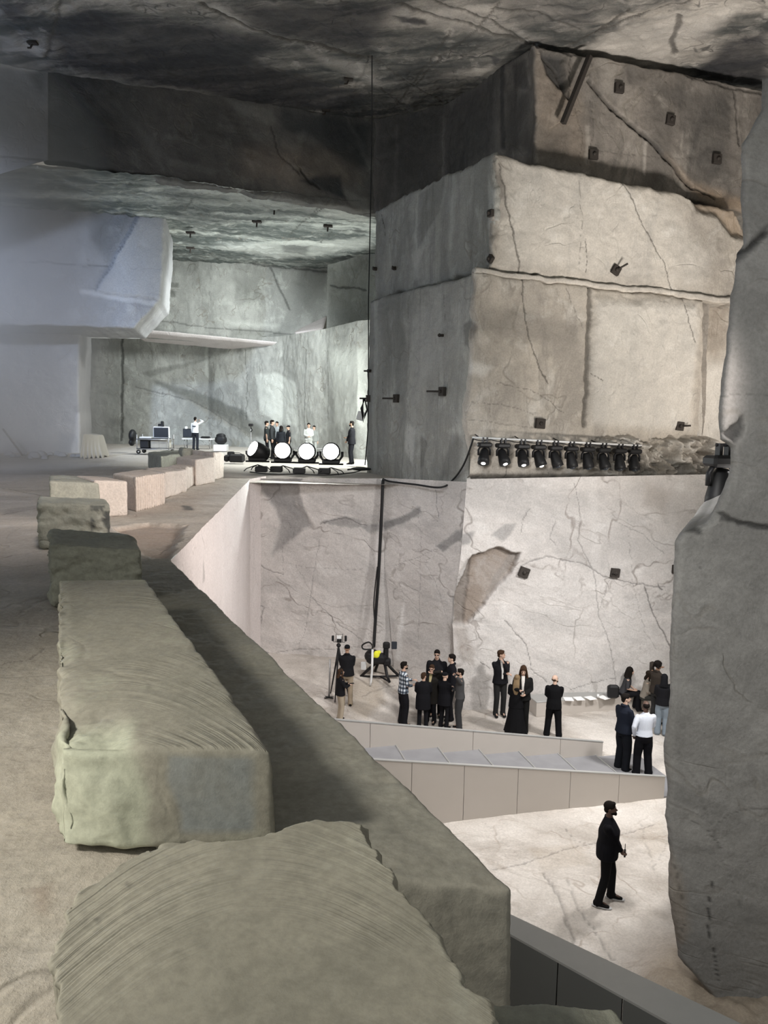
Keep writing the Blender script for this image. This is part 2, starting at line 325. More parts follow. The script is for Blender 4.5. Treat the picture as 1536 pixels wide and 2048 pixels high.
def face(name,pl,Lp,Rp,res,mat,amp=.04,freq=.5,skirt=0,sdir=None,bev=.08,jag=.05,dark=(),crack=(),lite=(),warm=(),fn=None,kind='structure',label=None,cat=None,parent=None,flip=False,pw=1.0,raw=False,skr=6,rough=.45,ax=None,jf=1.6,jd=.25):
    """ruled stone face between a left and a right edge line. pl=('v',a,b) vertical plane or ('h',z)"""
    if pl[0]=='v':
        a,b=np.array(pl[1],float),np.array(pl[2],float);U=np.array([*(b-a)/np.linalg.norm(b-a),0]);V=np.array([0,0,1.]);O=np.array([*a,0]);Nn=np.cross(U,V)
        to3=lambda p: atpl(p[0],p[1],a,b)
    else:
        U=np.array([1.,0,0]);V=np.array([0,1.,0]);O=np.array([0,0,pl[1]]);Nn=np.array([0,0,-1.0 if pl[1]>CAM[2] else 1.]);to3=lambda p: atz(p[0],p[1],pl[1])
    if pl[0]=='v' and Nn@(CAM-O)<0: Nn=-Nn
    if raw:
        Lw=[np.array(p,float) for p in Lp];Rw=[np.array(p,float) for p in Rp]
    else:
        Lw=[to3(p) for p in Lp];Rw=[to3(p) for p in Rp]
    H=max(sum(np.linalg.norm(y-x) for x,y in zip(w[:-1],w[1:])) for w in (Lw,Rw));Wd=max(np.linalg.norm(Lw[i]-Rw[j]) for i,j in ((0,0),(-1,-1)))
    nv=max(3,int(H/res));nu=max(3,int(Wd/res))
    LL=resamp(Lw,nv,ax);RR=resamp(Rw,nv,ax)
    if pw!=1:
        t=np.linspace(0,1,nv)**pw*(nv-1);LL=np.stack([np.interp(t,np.arange(nv),LL[:,i]) for i in range(3)],1);RR=np.stack([np.interp(t,np.arange(nv),RR[:,i]) for i in range(3)],1)
    u=np.linspace(0,1,nu)[None,:,None];G=LL[:,None,:]*(1-u)+RR[:,None,:]*u
    P=G.reshape(-1,3);q=np.stack([(P-O)@U,(P-O)@V],1)
    to2=lambda L: np.array([[(to3(p)-O)@U,(to3(p)-O)@V] for p in L])
    M4,dep=marksfield(q,P,dark,crack,lite,warm,to2)
    d=amp*fbm(P,freq,5,3)+rough*amp*fbm(P,freq*6,4,8,.6)+dep
    if skirt:
        uu=np.broadcast_to(np.linspace(0,1,nu)[None,:],(nv,nu));vv=np.broadcast_to(np.linspace(0,1,nv)[:,None],(nv,nu))
        wid=np.linalg.norm(RR-LL,axis=1)[:,None]
        ed=np.minimum(np.minimum(uu*wid,(1-uu)*wid),np.minimum(vv*H,(1-vv)*H)).ravel()
        bb=bev*(1+.9*fbm(P,1.5,3,31));k=np.clip(1-ed/np.maximum(bb,1e-3),0,1);d=d-bb*(1-np.sqrt(np.maximum(0,1-k*k)))
        jj=np.exp(-ed/jd)*jag
        P=P+U*(fbm(P,jf,5,41,.6)*jj)[:,None]+V*(fbm(P,jf,5,47,.6)*jj)[:,None]
    P=P+Nn*d[:,None]
    if fn is not None: P,M4=fn(P,q,M4,Nn)
    idx=np.arange(nv*nu).reshape(nv,nu);Q=np.stack([idx[:-1,:-1],idx[1:,:-1],idx[1:,1:],idx[:-1,1:]],-1).reshape(-1,4)
    Vv=[P];Fq=[Q];Ms=[M4]
    if skirt:
        ring=np.r_[idx[0,:],idx[1:,-1],idx[-1,-2::-1],idx[-2:0:-1,0]];sd=np.array(sdir if sdir is not None else -Nn,float);n=len(ring);base=nv*nu;pr=ring
        for k in range(1,skr+1):
            t=skirt*(k/skr)**1.5;pp=P[ring]+sd*t;pp=pp+np.stack([fbm(pp,1.2,4,61),fbm(pp,1.2,4,67),fbm(pp,1.2,4,71)],1)*min(.06,skirt*.1)
            Vv.append(pp);Ms.append(M4[ring]*.5);cur=base+np.arange(n);base+=n
            Fq.append(np.stack([pr,np.roll(pr,-1),np.roll(cur,-1),cur],1));pr=cur
    o=mkmesh(name,np.vstack(Vv),np.vstack(Fq),M[mat],parent,True,np.vstack(Ms))
    return tag(o,label,cat,None,kind if not label else None)
def rblock(name,c8,res,mat,r=.05,amp=.02,freq=2.,fn=None,chip=.6,seed=0,label=None,cat=None,group=None,parent=None,kind=None,extra=None):
    """rounded rough block mapped onto eight corners: bottom 4 then top 4 (counter-clockwise)"""
    c=np.array(c8,float)
    L=np.array([np.linalg.norm(c[1]-c[0]),np.linalg.norm(c[3]-c[0]),np.linalg.norm(c[4]-c[0])])
    ns=[max(3,int(l/res)) for l in L];V=[];Fc=[];base=0
    for ax in range(3):
        a,b=[(1,2),(2,0),(0,1)][ax]
        for s in (0,1):
            A,Bm=np.meshgrid(np.linspace(0,1,ns[a]+1),np.linspace(0,1,ns[b]+1),indexing='ij');q=np.zeros(A.shape+(3,));q[...,a]=A;q[...,b]=Bm;q[...,ax]=s
            i=np.arange(A.size).reshape(A.shape)+base;f=np.stack([i[:-1,:-1],i[1:,:-1],i[1:,1:],i[:-1,1:]],-1).reshape(-1,4)
            if s==0:f=f[:,::-1]
            V.append(q.reshape(-1,3));Fc.append(f);base+=A.size
    q=np.vstack(V);m=q*L
    def mapq(t):
        x,y,z=t[:,0:1],t[:,1:2],t[:,2:3]
        bt=(c[0]*(1-x)+c[1]*x)*(1-y)+(c[3]*(1-x)+c[2]*x)*y;tp=(c[4]*(1-x)+c[5]*x)*(1-y)+(c[7]*(1-x)+c[6]*x)*y
        return bt*(1-z)+tp*z
    W0=mapq(q);rr=(r*(1+chip*1.2*fbm(W0,3,4,seed+2)))[:,None];rr=np.clip(rr,.003,L.min()*.45)
    cl=np.clip(m,rr,L-rr);dv=m-cl;ln=np.linalg.norm(dv,axis=1,keepdims=True);nrm=dv/np.maximum(ln,1e-6);m2=cl+nrm*np.minimum(ln,rr) 
    Wp=mapq(m2/L)
    # outward direction through the map
    e=1e-3;Wn=mapq((m2+nrm*e)/L)-Wp;Wn/=np.maximum(np.linalg.norm(Wn,axis=1,keepdims=True),1e-9)
    d=amp*fbm(W0,freq,5,seed)+amp*.35*fbm(W0,freq*5,4,seed+5,.6)
    M4=np.zeros((len(q),4))
    if fn is not None: d,M4=fn(q,W0,Wn,d,M4)
    Wp=Wp+Wn*d[:,None]
    # weld
    key=np.round(W0*2e4).astype(np.int64);_,inv,first=None,None,None
    _,first,inv=np.unique(key,axis=0,return_index=True,return_inverse=True);inv=inv.ravel()
    Fq=inv[np.vstack(Fc)]
    o=mkmesh(name,Wp[first],Fq,M[mat],parent,True,M4[first]);return tag(o,label,cat,group,kind)
exec_order=None
# ================================================================== THE SETTING
PC=(2.55,23.6)            # plan corner of the pillar
RD=np.array([1,.28]);RD/=np.linalg.norm(RD)
def rp(set_back,shift=0): # right-hand pillar faces, parallel planes
    n=np.array([-RD[1],RD[0]]);a=np.array(PC)+n*set_back;return ('v',a,a+RD*10)
# pillar, lowest tier right face
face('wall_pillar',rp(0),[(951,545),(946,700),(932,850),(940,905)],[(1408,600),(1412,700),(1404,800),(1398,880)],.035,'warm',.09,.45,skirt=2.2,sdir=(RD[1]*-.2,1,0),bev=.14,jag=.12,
 crack=[([(1022,400),(1045,560),(1048,640),(1062,705),(1096,770)],.03),([(1175,545),(1180,580),(1174,690),(1168,850)],.10,.12,.9),([(1363,590),(1372,640),(1385,690)],.025),([(995,768),(1060,780),(1130,825)],.02,.01,.7),
  ([(945,805),(1000,812),(1080,828)],.018,.01,.6),([(940,840),(1010,850),(1090,858)],.018,.01,.5),([(978,815),(985,880)],.018,.01,.5),([(1130,575),(1150,620),(1165,660)],.02,.01,.6),([(1180,745),(1200,760)],.02)],
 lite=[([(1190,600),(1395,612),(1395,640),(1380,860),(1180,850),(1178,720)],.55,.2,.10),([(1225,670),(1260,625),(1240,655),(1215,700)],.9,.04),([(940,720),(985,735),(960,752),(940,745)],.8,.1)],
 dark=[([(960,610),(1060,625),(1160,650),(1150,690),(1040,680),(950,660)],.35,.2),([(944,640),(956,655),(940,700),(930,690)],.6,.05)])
# undercut lip below it, broken rubble seam where the lamps hang
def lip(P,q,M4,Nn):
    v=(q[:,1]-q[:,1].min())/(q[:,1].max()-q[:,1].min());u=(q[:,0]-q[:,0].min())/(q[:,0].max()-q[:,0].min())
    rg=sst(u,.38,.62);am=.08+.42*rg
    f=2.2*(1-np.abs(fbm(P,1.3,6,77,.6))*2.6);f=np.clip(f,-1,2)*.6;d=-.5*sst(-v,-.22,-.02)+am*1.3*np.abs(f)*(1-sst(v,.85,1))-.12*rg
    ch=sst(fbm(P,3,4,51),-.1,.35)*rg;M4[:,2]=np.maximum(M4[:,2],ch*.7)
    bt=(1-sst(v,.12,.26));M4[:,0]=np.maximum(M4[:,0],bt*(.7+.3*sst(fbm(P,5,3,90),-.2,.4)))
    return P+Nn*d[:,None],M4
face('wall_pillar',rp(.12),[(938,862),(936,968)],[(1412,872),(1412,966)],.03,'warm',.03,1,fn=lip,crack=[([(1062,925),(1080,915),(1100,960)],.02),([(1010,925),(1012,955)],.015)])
# middle tier, right face with jagged top
face('wall_pillar',rp(.10),[(992,306),(990,400),(978,536)],[(1180,372),(1340,400),(1480,415),(1505,480),(1475,612)][2:],.035,'warm',.08,.5,skirt=2.0,sdir=(0,1,0),bev=.16,jag=.2,
 crack=[([(1003,330),(1010,400),(1028,470),(1040,545)],.04),([(1155,350),(1163,450),(1158,530)],.02,.01,.6),([(1246,362),(1280,440),(1325,520),(1346,590)],.03),([(1172,480),(1172,545)],.025),([(1440,440),(1475,480)],.02)],
 warm=[([(1378,375),(1480,405),(1500,480),(1470,470),(1440,430),(1400,415)],.75,.2,-.25)],
 lite=[([(1020,315),(1120,330),(1330,400),(1420,520),(1400,580),(1000,530)],.35,.4)],
 dark=[([(985,340),(1005,345),(1012,400),(985,395)],.5,.08),([(980,470),(1000,455),(990,500)],.4,.08)])
# bevel ledge between the tiers
face('wall_pillar',rp(-.02),[(952,537),(952,547)],[(1470,596),(1470,608)],.03,'warm',.05,1,skirt=.25,bev=.03,jag=.10,lite=[([(950,535),(1470,595),(1470,605),(950,550)],.3,.1)])
# top tier right face
TP=rp(1.1)
face('wall_pillar',TP,[(1066,88),(1072,200),(1070,330)],[(1560,185),(1560,300),(1560,440)],.04,'top',.10,.5,skirt=2,sdir=(0,1,0),bev=.08,jag=.1,
 crack=[([(1148,205),(1165,270),(1160,330)],.02,.01,.6),([(1200,240),(1240,300)],.02,.01,.5),([(1180,305),(1290,312),(1380,318)],.02,.01,.5),([(1385,375),(1430,400)],.05,.1),([(1340,250),(1420,240)],.015,.01,.4),([(1180,165),(1230,225),(1290,275),(1335,320),(1385,375)],.11,.25),([(1082,100),(1120,140),(1138,200)],.05,.1),([(1142,105),(1140,200)],.03),([(1180,200),(1186,260),(1175,330)],.02,.01,.5),([(1470,180),(1478,260),(1480,290)],.05,.1),([(1250,220),(1290,180)],.02,.01,.6),([(1070,92),(1300,130),(1536,192)],.06,.05)],
 dark=[([(1080,100),(1128,110),(1138,195),(1100,150)],.9,.1,-.2),([(1245,125),(1300,135),(1285,180),(1250,170)],.5,.2),([(1300,175),(1420,185),(1465,190),(1460,380),(1380,330),(1370,220)],.45,.3),([(1075,255),(1140,260),(1140,320),(1075,310)],.35,.2),([(1290,270),(1330,300),(1360,340),(1345,345)],.4,.1)],  # first patch: shade inside the hollow put into the colour
 warm=[([(1070,110),(1160,190),(1180,330),(1072,300)],.25,.3),([(1330,310),(1390,370),(1490,400),(1490,430),(1400,400)],.7,.2)],
 lite=[([(1190,110),(1215,112),(1240,200),(1200,180)],.4,.15),([(1172,250),(1180,250),(1178,330),(1170,330)],.6,.04),([(1288,280),(1293,280),(1290,350),(1286,350)],.8,.03),([(1362,290),(1370,260),(1366,320)],.6,.04)])
# pillar left faces
PL=('v',PC,(-.55,29.5))
face('wall_pillar',PL,[(738,600),(730,945),(742,962)],[(951,545),(946,700),(930,860),(936,972)],.045,'green',.12,.4,skirt=1.2,sdir=(.3,1,0),bev=.12,jag=.08,
 crack=[([(888,555),(886,640)],.02,.01,.6),([(765,760),(768,790)],.02),([(820,590),(815,800),(822,930)],.018,.01,.4),([(742,602),(850,560),(950,545)],.04,.03,.6)],
 lite=[([(815,850),(832,855),(828,930),(812,900)],.8,.08),([(748,600),(757,600),(755,940),(746,940)],.35,.08),([(820,640),(930,570),(925,700),(850,760),(825,850)],.22,.4)],
 dark=[([(760,600),(825,580),(815,700),(770,760)],.25,.4),([(842,870),(856,885),(850,935),(842,940)],.4,.05),([(905,870),(930,880),(915,950),(880,965)],.35,.15),([(925,650),(948,640),(940,700),(928,690)],.55,.06)])
PL2=('v',(2.95,23.95),(-.5,29.95))
face('wall_pillar',PL2,[(750,420),(746,602)],[(987,306),(992,400),(980,540)],.045,'green',.08,.4,skirt=1.2,sdir=(.3,1,0),bev=.14,jag=.22,
 crack=[([(764,430),(770,470)],.03)],lite=[([(835,390),(845,388),(838,560),(828,560)],.4,.1),([(905,350),(912,350),(905,500),(898,500)],.5,.08),([(978,350),(990,400),(985,500),(976,450)],.5,.05)],
 dark=[([(836,385),(890,360),(880,420),(836,500)],.42,.06),([(870,360),(980,320),(970,520),(880,520)],.12,.3)])
a1=np.array([4.35,25.6]);tl=atz(885,215,20.0)
face('wall_pillar',('v',a1,(tl[0],tl[1])),[(884,205),(880,400)],[(1070,88),(1074,200),(1070,340)],.06,'top',.12,.5,skirt=1,sdir=(.3,1,0),
 dark=[([(885,210),(960,160),(1000,130),(990,300),(885,400)],.75,.5),([(1000,130),(1010,125),(1012,300),(1002,300)],.8,.08),([(1025,130),(1050,120),(1060,180),(1030,180)],.6,.1),([(1015,180),(1060,180),(1060,300),(1015,300)],.45,.2)])
tl2=atz(748,240,20.0)
face('wall_pillar',('v',(tl2[0],tl2[1]),(tl[0],tl[1])),[(730,222),(726,430)],[(888,205),(884,410)],.08,'top',.15,.5,dark=[([(740,200),(900,200),(900,420),(740,430)],.7,.5)],
 lite=[([(790,250),(796,250),(794,400),(788,400)],.35,.06)])
# pale recessed wall at the far right, seen between pillar and the near rock
face('wall_right',('v',(8.5,27.2),(14,27.0)),[(1396,560),(1396,975)],[(1560,560),(1560,975)],.06,'warm',.12,.4,warm=[([(1405,600),(1470,610),(1440,720),(1410,720)],.2,.4)],lite=[([(1400,720),(1470,720),(1450,980),(1395,980)],.8,.5)])  # lite patch: brightness of the lit recess put into the colour
# deep edge band on the block's right side
face('wall_pillar',rp(.5),[(1402,598),(1404,880)],[(1418,600),(1414,700),(1412,800),(1404,880)],.03,'warm',.08,1,dark=[([(1400,598),(1420,600),(1412,860),(1398,880)],.6,.1)])
# lower wall, under the pillar and under the upper floor
LR=('v',(PC[0],23.35),(14,24.6))
face('wall_back',LR,[(934,958),(922,1100),(905,1250),(912,1440)],[(1600,945),(1600,1100),(1600,1250),(1600,1440)],.03,'lower',.07,.4,
 crack=[([(1150,965),(1160,1010),(1158,1080),(1190,1150),(1200,1230),(1225,1300),(1232,1370)],.025,.01,.6),([(1040,1130),(1090,1112),(1165,1125),(1215,1158),(1290,1172),(1330,1175)],.03,.02,.7),([(1290,1175),(1310,1230),(1335,1285),(1360,1330)],.035,.03,.9),
  ([(1010,1240),(1050,1290),(1065,1340),(1095,1365)],.025,.02,.8),([(1060,1015),(1045,1040),(1040,1070)],.02,.01,.7),([(1110,1040),(1100,1075),(1110,1090)],.02,.01,.6),([(1220,1160),(1200,1220)],.018,.01,.5),([(1230,1040),(1270,1060),(1330,1110)],.018,.01,.5),
  ([(1140,1380),(1180,1365),(1230,1355)],.02,.01,.7),([(1315,1170),(1325,1180)],.03),([(960,1325),(975,1335)],.02),([(1255,1040),(1265,1170),(1290,1260),(1310,1300)],.015,.01,.45)],
 warm=[([(945,1110),(1000,1098),(1040,1105),(1020,1150),(975,1200),(935,1245),(908,1250),(912,1180)],.9,.05,-.22),([(1290,960),(1340,985),(1330,1030),(1285,1010)],.35,.2),([(905,1250),(930,1250),(945,1300),(950,1330),(925,1320)],.45,.08)],
 dark=[([(985,1070),(1010,1050),(1030,1048),(1020,1070),(1005,1085)],.5,.05),([(900,1080),(950,1060),(940,1085),(900,1100)],.6,.06),([(905,1160),(935,1120),(945,1115),(925,1250),(905,1250)],.35,.06,-.08),([(1020,1108),(1040,1106),(1000,1170),(975,1195)],.35,.04)],
 lite=[([(1180,960),(1196,960),(1194,1240),(1182,1240)],.3,.15),([(950,1260),(1130,1130),(1300,1200),(1330,1400),(960,1420)],.3,.5)])
LL=('v',(0,25.2),PC);LL2=('v',(-4.45,25.9),(0,25.2))
face('wall_back',LL,[(766,956),(770,1130),(787,1320),(790,1440)],[(938,964),(926,1100),(908,1250),(914,1440)],.03,'lower',.06,.5,
 crack=[([(835,1020),(842,1100),(840,1200),(835,1280)],.015,.01,.5),([(790,1130),(850,1110),(880,1100)],.015,.01,.5),([(872,980),(874,1045)],.02,.01,.7),([(800,1180),(850,1240)],.013,.01,.4),([(848,1120),(880,1190),(900,1260)],.015,.01,.4)],
 dark=[([(766,1045),(800,1035),(838,1015),(842,1028),(800,1050),(768,1062)],.75,.05),([(872,1095),(905,1070),(935,1050),(930,1070),(905,1092),(885,1105)],.75,.05),([(905,1190),(925,1185),(915,1250),(905,1250)],.4,.05)],
 warm=[([(895,1250),(925,1255),(945,1330),(960,1400),(930,1390),(905,1340)],.45,.12)],lite=[([(795,1270),(805,1200),(808,1200),(803,1320),(793,1320)],.8,.05)])
face('wall_back',LL2,[(488,957),(484,1420)],[(768,957),(772,1130),(790,1320),(792,1440)],.03,'lower',.06,.5,
 crack=[([(640,1048),(690,1036),(735,1050)],.03,.01,.8),([(500,1115),(530,1140),(565,1150)],.03,.02,.7),([(565,1080),(565,1150)],.015,.01,.5),([(640,1080),(625,1150),(615,1230),(600,1290)],.02,.01,.5),([(615,1190),(670,1240),(730,1285)],.02,.01,.6),([(500,1185),(510,1205),(530,1215),(515,1260),(500,1275)],.03,.01,.7),
  ([(720,1050),(750,1120)],.015,.01,.5),([(560,1125),(610,1135),(700,1140),(800,1130)],.013,.01,.45),([(700,960),(640,980),(600,970)],.012,.01,.4),([(590,1130),(625,1195)],.015,.01,.4),([(530,1305),(640,1298),(745,1290)],.02,.02,.6)],
 dark=[([(505,955),(605,952),(590,1010),(625,1050),(600,1062),(560,1100),(545,1110),(558,1050),(550,1020)],.72,.1,-.05),([(640,1045),(690,1032),(725,1040),(728,1052),(700,1058),(660,1048)],.6,.04),([(725,1050),(766,1045),(766,1060),(740,1065)],.6,.05),([(590,1000),(600,960),(604,1010),(622,1050),(600,1050)],.6,.05)])
# main ceiling, hanging dark mass, low ceiling of the back chamber
ZC=20.0
def ceilfn(P,q,M4,Nn): return P,M4
cL=[(-26,-2,ZC),(-26,12,ZC),(-14,27,ZC),(-8.5,29.5,ZC),(-.5,33.2,ZC)];cR=[(24,-2,ZC),(24,12,ZC),(18,29.5,ZC),(10,29,ZC),(3,33.2,ZC)]
def pz(x,y): 
    return (x,y)
CW=1.5
face('ceiling',('h',ZC),cL,cR,.07,'ceiling',.22,.35,raw=True,rough=.5,
 crack=[([(400,0),(440,25),(520,60),(600,80),(745,115)],.07,.08),([(120,0),(110,60),(92,116)],.05,.06),([(800,0),(870,30),(980,60),(1070,92)],.07,.08),([(1068,95),(980,40),(900,15),(840,-20)],.04,.05),([(1140,90),(1200,55),(1260,10)],.06,.05),([(985,20),(1070,30),(1160,52)],.04,.05),([(1190,60),(1300,20),(1400,0)],.05,.04),([(745,115),(890,205)],.03,.03,.7),([(900,60),(850,130),(790,215)],.04,.03,.8),([(870,110),(960,105),(1060,75)],.03,.03,.8),([(760,170),(800,205),(840,215)],.04,.03,.8),([(1000,10),(950,60),(880,110),(830,170)],.04,.03,.8),([(1360,35),(1345,80),(1350,110)],.08,.05,.9),([(300,105),(340,140),(400,165)],.03,.03,.7),([(540,130),(620,155),(700,170)],.04,.02,.7)],
 dark=[([(150,20),(560,75),(520,120),(740,190),(700,225),(480,200),(120,130),(100,60)],.85,.5),([(470,0),(790,0),(740,100),(600,75),(500,50)],.8,.4),([(0,0),(60,0),(45,40),(0,30)],.7,.2),([(1380,160),(1450,90),(1536,60),(1536,185),(1390,150)],.85,.3),([(780,25),(850,35),(855,45),(800,40)],.9,.1),([(970,110),(1000,118),(990,130)],.8,.05),([(1180,40),(1040,60),(1000,0),(1200,0)],.4,.3),([(750,205),(800,120),(950,130),(890,205),(760,235)],.35,.6)],
 lite=[([(410,0),(430,0),(510,55),(520,62),(480,50)],.6,.15),([(620,100),(745,130),(750,165),(640,120)],.4,.3),([(1160,100),(1250,50),(1500,10),(1430,60),(1330,120),(1380,150),(1250,135)],.75,.4),([(760,10),(960,10),(1060,75),(900,60)],.4,.4),([(0,70),(80,90),(85,110),(0,100)],.5,.3)])
CW=1.1
HP=('v',(-11.53,28.17),(-.7,32.14))
face('wall_left',HP,[(84,106),(84,318)],[(765,228),(761,428)],.06,'hang',.10,.35,skirt=.5,bev=.1,jag=.15,
 crack=[([(92,119),(280,152),(400,180),(560,205),(640,225)],.05,.05),([(89,110),(88,316)],.07,.06),([(600,340),(620,365),(640,380)],.05),([(545,255),(560,310),(600,350)],.04,.02,.8)],
 lite=[([(450,195),(545,220),(550,245),(530,250),(480,225)],.6,.15),([(690,230),(720,280),(745,340),(735,330),(700,260)],.5,.08),([(230,200),(320,290),(330,345),(310,320)],.3,.15),([(340,318),(440,340),(430,350),(335,330)],.3,.1),([(680,375),(735,400),(735,425),(700,410)],.6,.08)],
 warm=[([(480,290),(700,300),(720,360),(600,380),(480,350)],.22,.4)],
 dark=[([(560,210),(740,250),(735,330),(690,330),(640,280),(560,260)],.7,.25),([(600,360),(680,350),(690,400),(640,380)],.8,.1),([(100,130),(300,170),(280,300),(110,300)],.3,.5)])
HL=('v',(-24,23.6),(-11.53,28.17))
face('wall_left',HL,[(-500,-60),(-500,500)],[(96,108),(96,320)],.08,'left',.12,.4,dark=[([(60,150),(90,135),(90,190),(70,175)],.7,.15)],lite=[([(0,200),(80,200),(85,300),(0,310)],.4,.4)],crack=[([(0,312),(88,318)],.04)])
a=atz(330,355,17.0);c=atz(742,420,17.0)
face('ceiling',('h',16.95),[(-30,22.5,16.95),(-14,27.2,16.95),(-8,29.4,16.95),(-4.2,30.8,16.95),(-.4,32.2,16.95)],[(-34,50,17.4),(-25,50,17.4),(-13,50,17.6),(-4,50,17.3),(.5,50,17.3)],.07,'lowceil',.22,.5,raw=True,rough=.5,
 crack=[([(370,430),(385,400)],.05,.05),([(610,442),(640,412)],.04,.04),([(580,475),(650,410)],.05,.04),([(520,455),(540,440)],.05,.04),([(640,490),(665,470)],.05,.04)],
 dark=[([(335,380),(600,400),(660,420),(560,450),(340,450)],.5,.5),([(560,500),(620,505),(610,520),(570,515)],.6,.2),([(710,463),(733,465),(733,470),(710,470)],.8,.1)],
 lite=[([(350,375),(740,425),(740,450),(600,420)],.5,.3),([(440,500),(740,480),(740,505),(560,530),(440,515)],.6,.5)])
# back chamber walls
face('wall_back',('v',(-26,46.6),(-3.3,48.2)),[(150,490),(150,668)],[(662,520),(655,700)],.07,'back',.10,.4,
 crack=[([(328,505),(660,545)],.08,.05),([(538,528),(555,570),(580,620)],.07,.04,.8),([(300,640),(420,655),(560,665),(600,672)],.05,.04,.7),([(422,520),(420,600)],.03,.02,.5)],
 dark=[([(470,560),(520,555),(520,600),(480,610)],.4,.3),([(590,565),(615,565),(610,580)],.5,.2),([(460,655),(560,660),(580,680),(460,672)],.5,.2),([(328,565),(355,565),(355,575),(330,574)],.7,.03),([(340,580),(352,582),(350,596),(340,595)],.7,.03),([(330,510),(410,515),(400,550),(330,540)],.4,.3),([(600,530),(655,540),(650,600),(630,650),(600,600)],.35,.3)],
 lite=[([(440,640),(560,650),(480,655)],.5,.15)])
face('wall_back',('v',(-3.6,44.5),(1.5,42)),[(656,530),(652,700)],[(760,500),(760,700)],.07,'back',.12,.5,dark=[([(655,520),(760,500),(760,600),(720,690),(655,685)],.45,.4)],crack=[([(662,572),(732,580)],.07,.08)])
# lintel ledge: overhanging strip, its light from below put into white stone
rb=[]
def lintel():
    A0=atY(265,656,46.2);B0=atY(618,690,47.2);A1=atY(262,664,46.4);B1=atY(625,697,47.4)
    V=[];d=np.array([.05,2.2,-.35])
    top=[A0,B0];bot=[A1,B1]
    c8=[bot[0],bot[1],bot[1]+d,bot[0]+d,top[0],top[1],top[1]+np.array([0,2.2,0]),top[0]+np.array([0,2.2,0])]
    rblock('trim_1',c8,.12,'white',.05,.05,1.0,kind='structure')
    p=[atY(588,665,46.6),atY(640,668,46.6),atY(655,632,46.6),atY(648,650,46.6)]
    c8=[atY(598,697,46.8),atY(628,697,46.8),atY(640,690,48.4),atY(596,690,48.4),atY(588,664,46.6),atY(648,656,46.6),atY(654,630,48.2),atY(590,662,48.2)]
    rblock('trim_2',c8,.1,'white',.05,.06,1.5,kind='structure')
lintel()
PB=[(-34,50.5),(-11,50),(-6,46.8),(-3,42),(-1.4,38.6),(1.2,36.5)]
def backlow():
    G=[];n=0
    pts=np.array(PB);d=np.r_[0,np.cumsum(np.linalg.norm(np.diff(pts,axis=0),axis=1))];nu=640;nv=130
    t=np.linspace(0,d[-1],nu);X=np.interp(t,d,pts[:,0]);Y=np.interp(t,d,pts[:,1]);Z=np.linspace(6.6,13.2,nv)
    P=np.zeros((nv,nu,3));P[...,0]=X;P[...,1]=Y;P[...,2]=Z[:,None];P=P.reshape(-1,3);q=np.stack([np.tile(t,nv),P[:,2]],1)
    def to2(L):
        r=[]
        for (x,y) in L:
            best=None
            for i in range(len(PB)-1):
                w=atpl(x,y,PB[i],PB[i+1]);s=((w[:2]-pts[i])@(pts[i+1]-pts[i]))/(d[i+1]-d[i])**2
                if -1e-3<=s<=1.001: best=(d[i]+s*(d[i+1]-d[i]),w[2])
            r.append(best or (0,0))
        return np.array(r)
    M4,dep=marksfield(q,P,[([(305,760),(380,780),(440,800),(520,850),(540,880),(500,870),(440,830),(370,795),(310,770)],.7,.15),([(280,745),(420,715),(400,725),(300,755)],.5,.1),([(400,795),(490,820),(500,840),(420,815)],.7,.1),([(255,680),(280,690),(275,720),(250,710)],.4,.3),([(205,840),(250,835),(248,850),(210,850)],.4,.1)],
      [([(244,672),(243,880)],.10,.06),([(490,700),(493,840)],.04,.02,.7),([(300,640),(320,740),(330,830)],.03,.01,.3),([(270,775),(380,800),(480,860)],.05,.02,.6),([(612,700),(610,860)],.06,.04,.6),([(655,695),(655,850)],.04,.03,.6)],
      [([(510,750),(545,745),(590,765),(600,850),(560,850),(520,820)],.9,.12),([(660,700),(725,700),(725,850),(670,850)],.6,.3),([(430,755),(435,730),(445,770),(430,780)],.6,.1),([(410,680),(416,680),(418,760),(410,750)],.4,.08)],  # second patch: light on the wall's right part painted in
      [([(330,770),(450,810),(540,870),(500,875),(420,830)],.5,.2)],to2)
    dd=.12*fbm(P,.5,5,3)+.04*fbm(P,3,4,9)+dep
    nrm=np.zeros_like(P);dx=np.gradient(X);dy=np.gradient(Y);nn=np.stack([dy,-dx],1);nn/=np.linalg.norm(nn,axis=1,keepdims=True);nrm[:,:2]=np.tile(nn,(nv,1))
    P=P+nrm*dd[:,None];idx=np.arange(nv*nu).reshape(nv,nu);Q=np.stack([idx[:-1,:-1],idx[:-1,1:],idx[1:,1:],idx[1:,:-1]],-1).reshape(-1,4)
    tag(mkmesh('wall_back',P,Q,M['back'],None,True,M4),kind='structure')
backlow()
CW=.8
# left masses in the haze
PF=('v',(-20,33.5),(-8,36.8))
face('wall_left',PF,[(-400,305),(-400,640)],[(333,340),(331,480),(322,600),(268,656)],.07,'left',.08,.4,skirt=5,sdir=(-.2,1,0),bev=.1,jag=.08,
 lite=[([(320,355),(331,360),(324,600),(192,582),(222,530)],.55,.04,.12),([(160,578),(315,604),(312,612),(160,588)],.9,.05)],
 crack=[([(0,520),(215,532)],.04,.03,.6),([(190,582),(330,350)],.03,.02,.5)],dark=[([(180,340),(310,360),(215,525),(180,480)],.4,.2)])
face('wall_left',('v',(-26,36),(-12,39.4)),[(-400,560),(-400,925)],[(162,560),(158,750),(161,912)],.06,'left',.08,.4,skirt=8,sdir=(-.3,1,0),bev=.1,jag=.06,lite=[([(148,830),(160,825),(158,915),(140,905),(150,870)],.95,.05)])
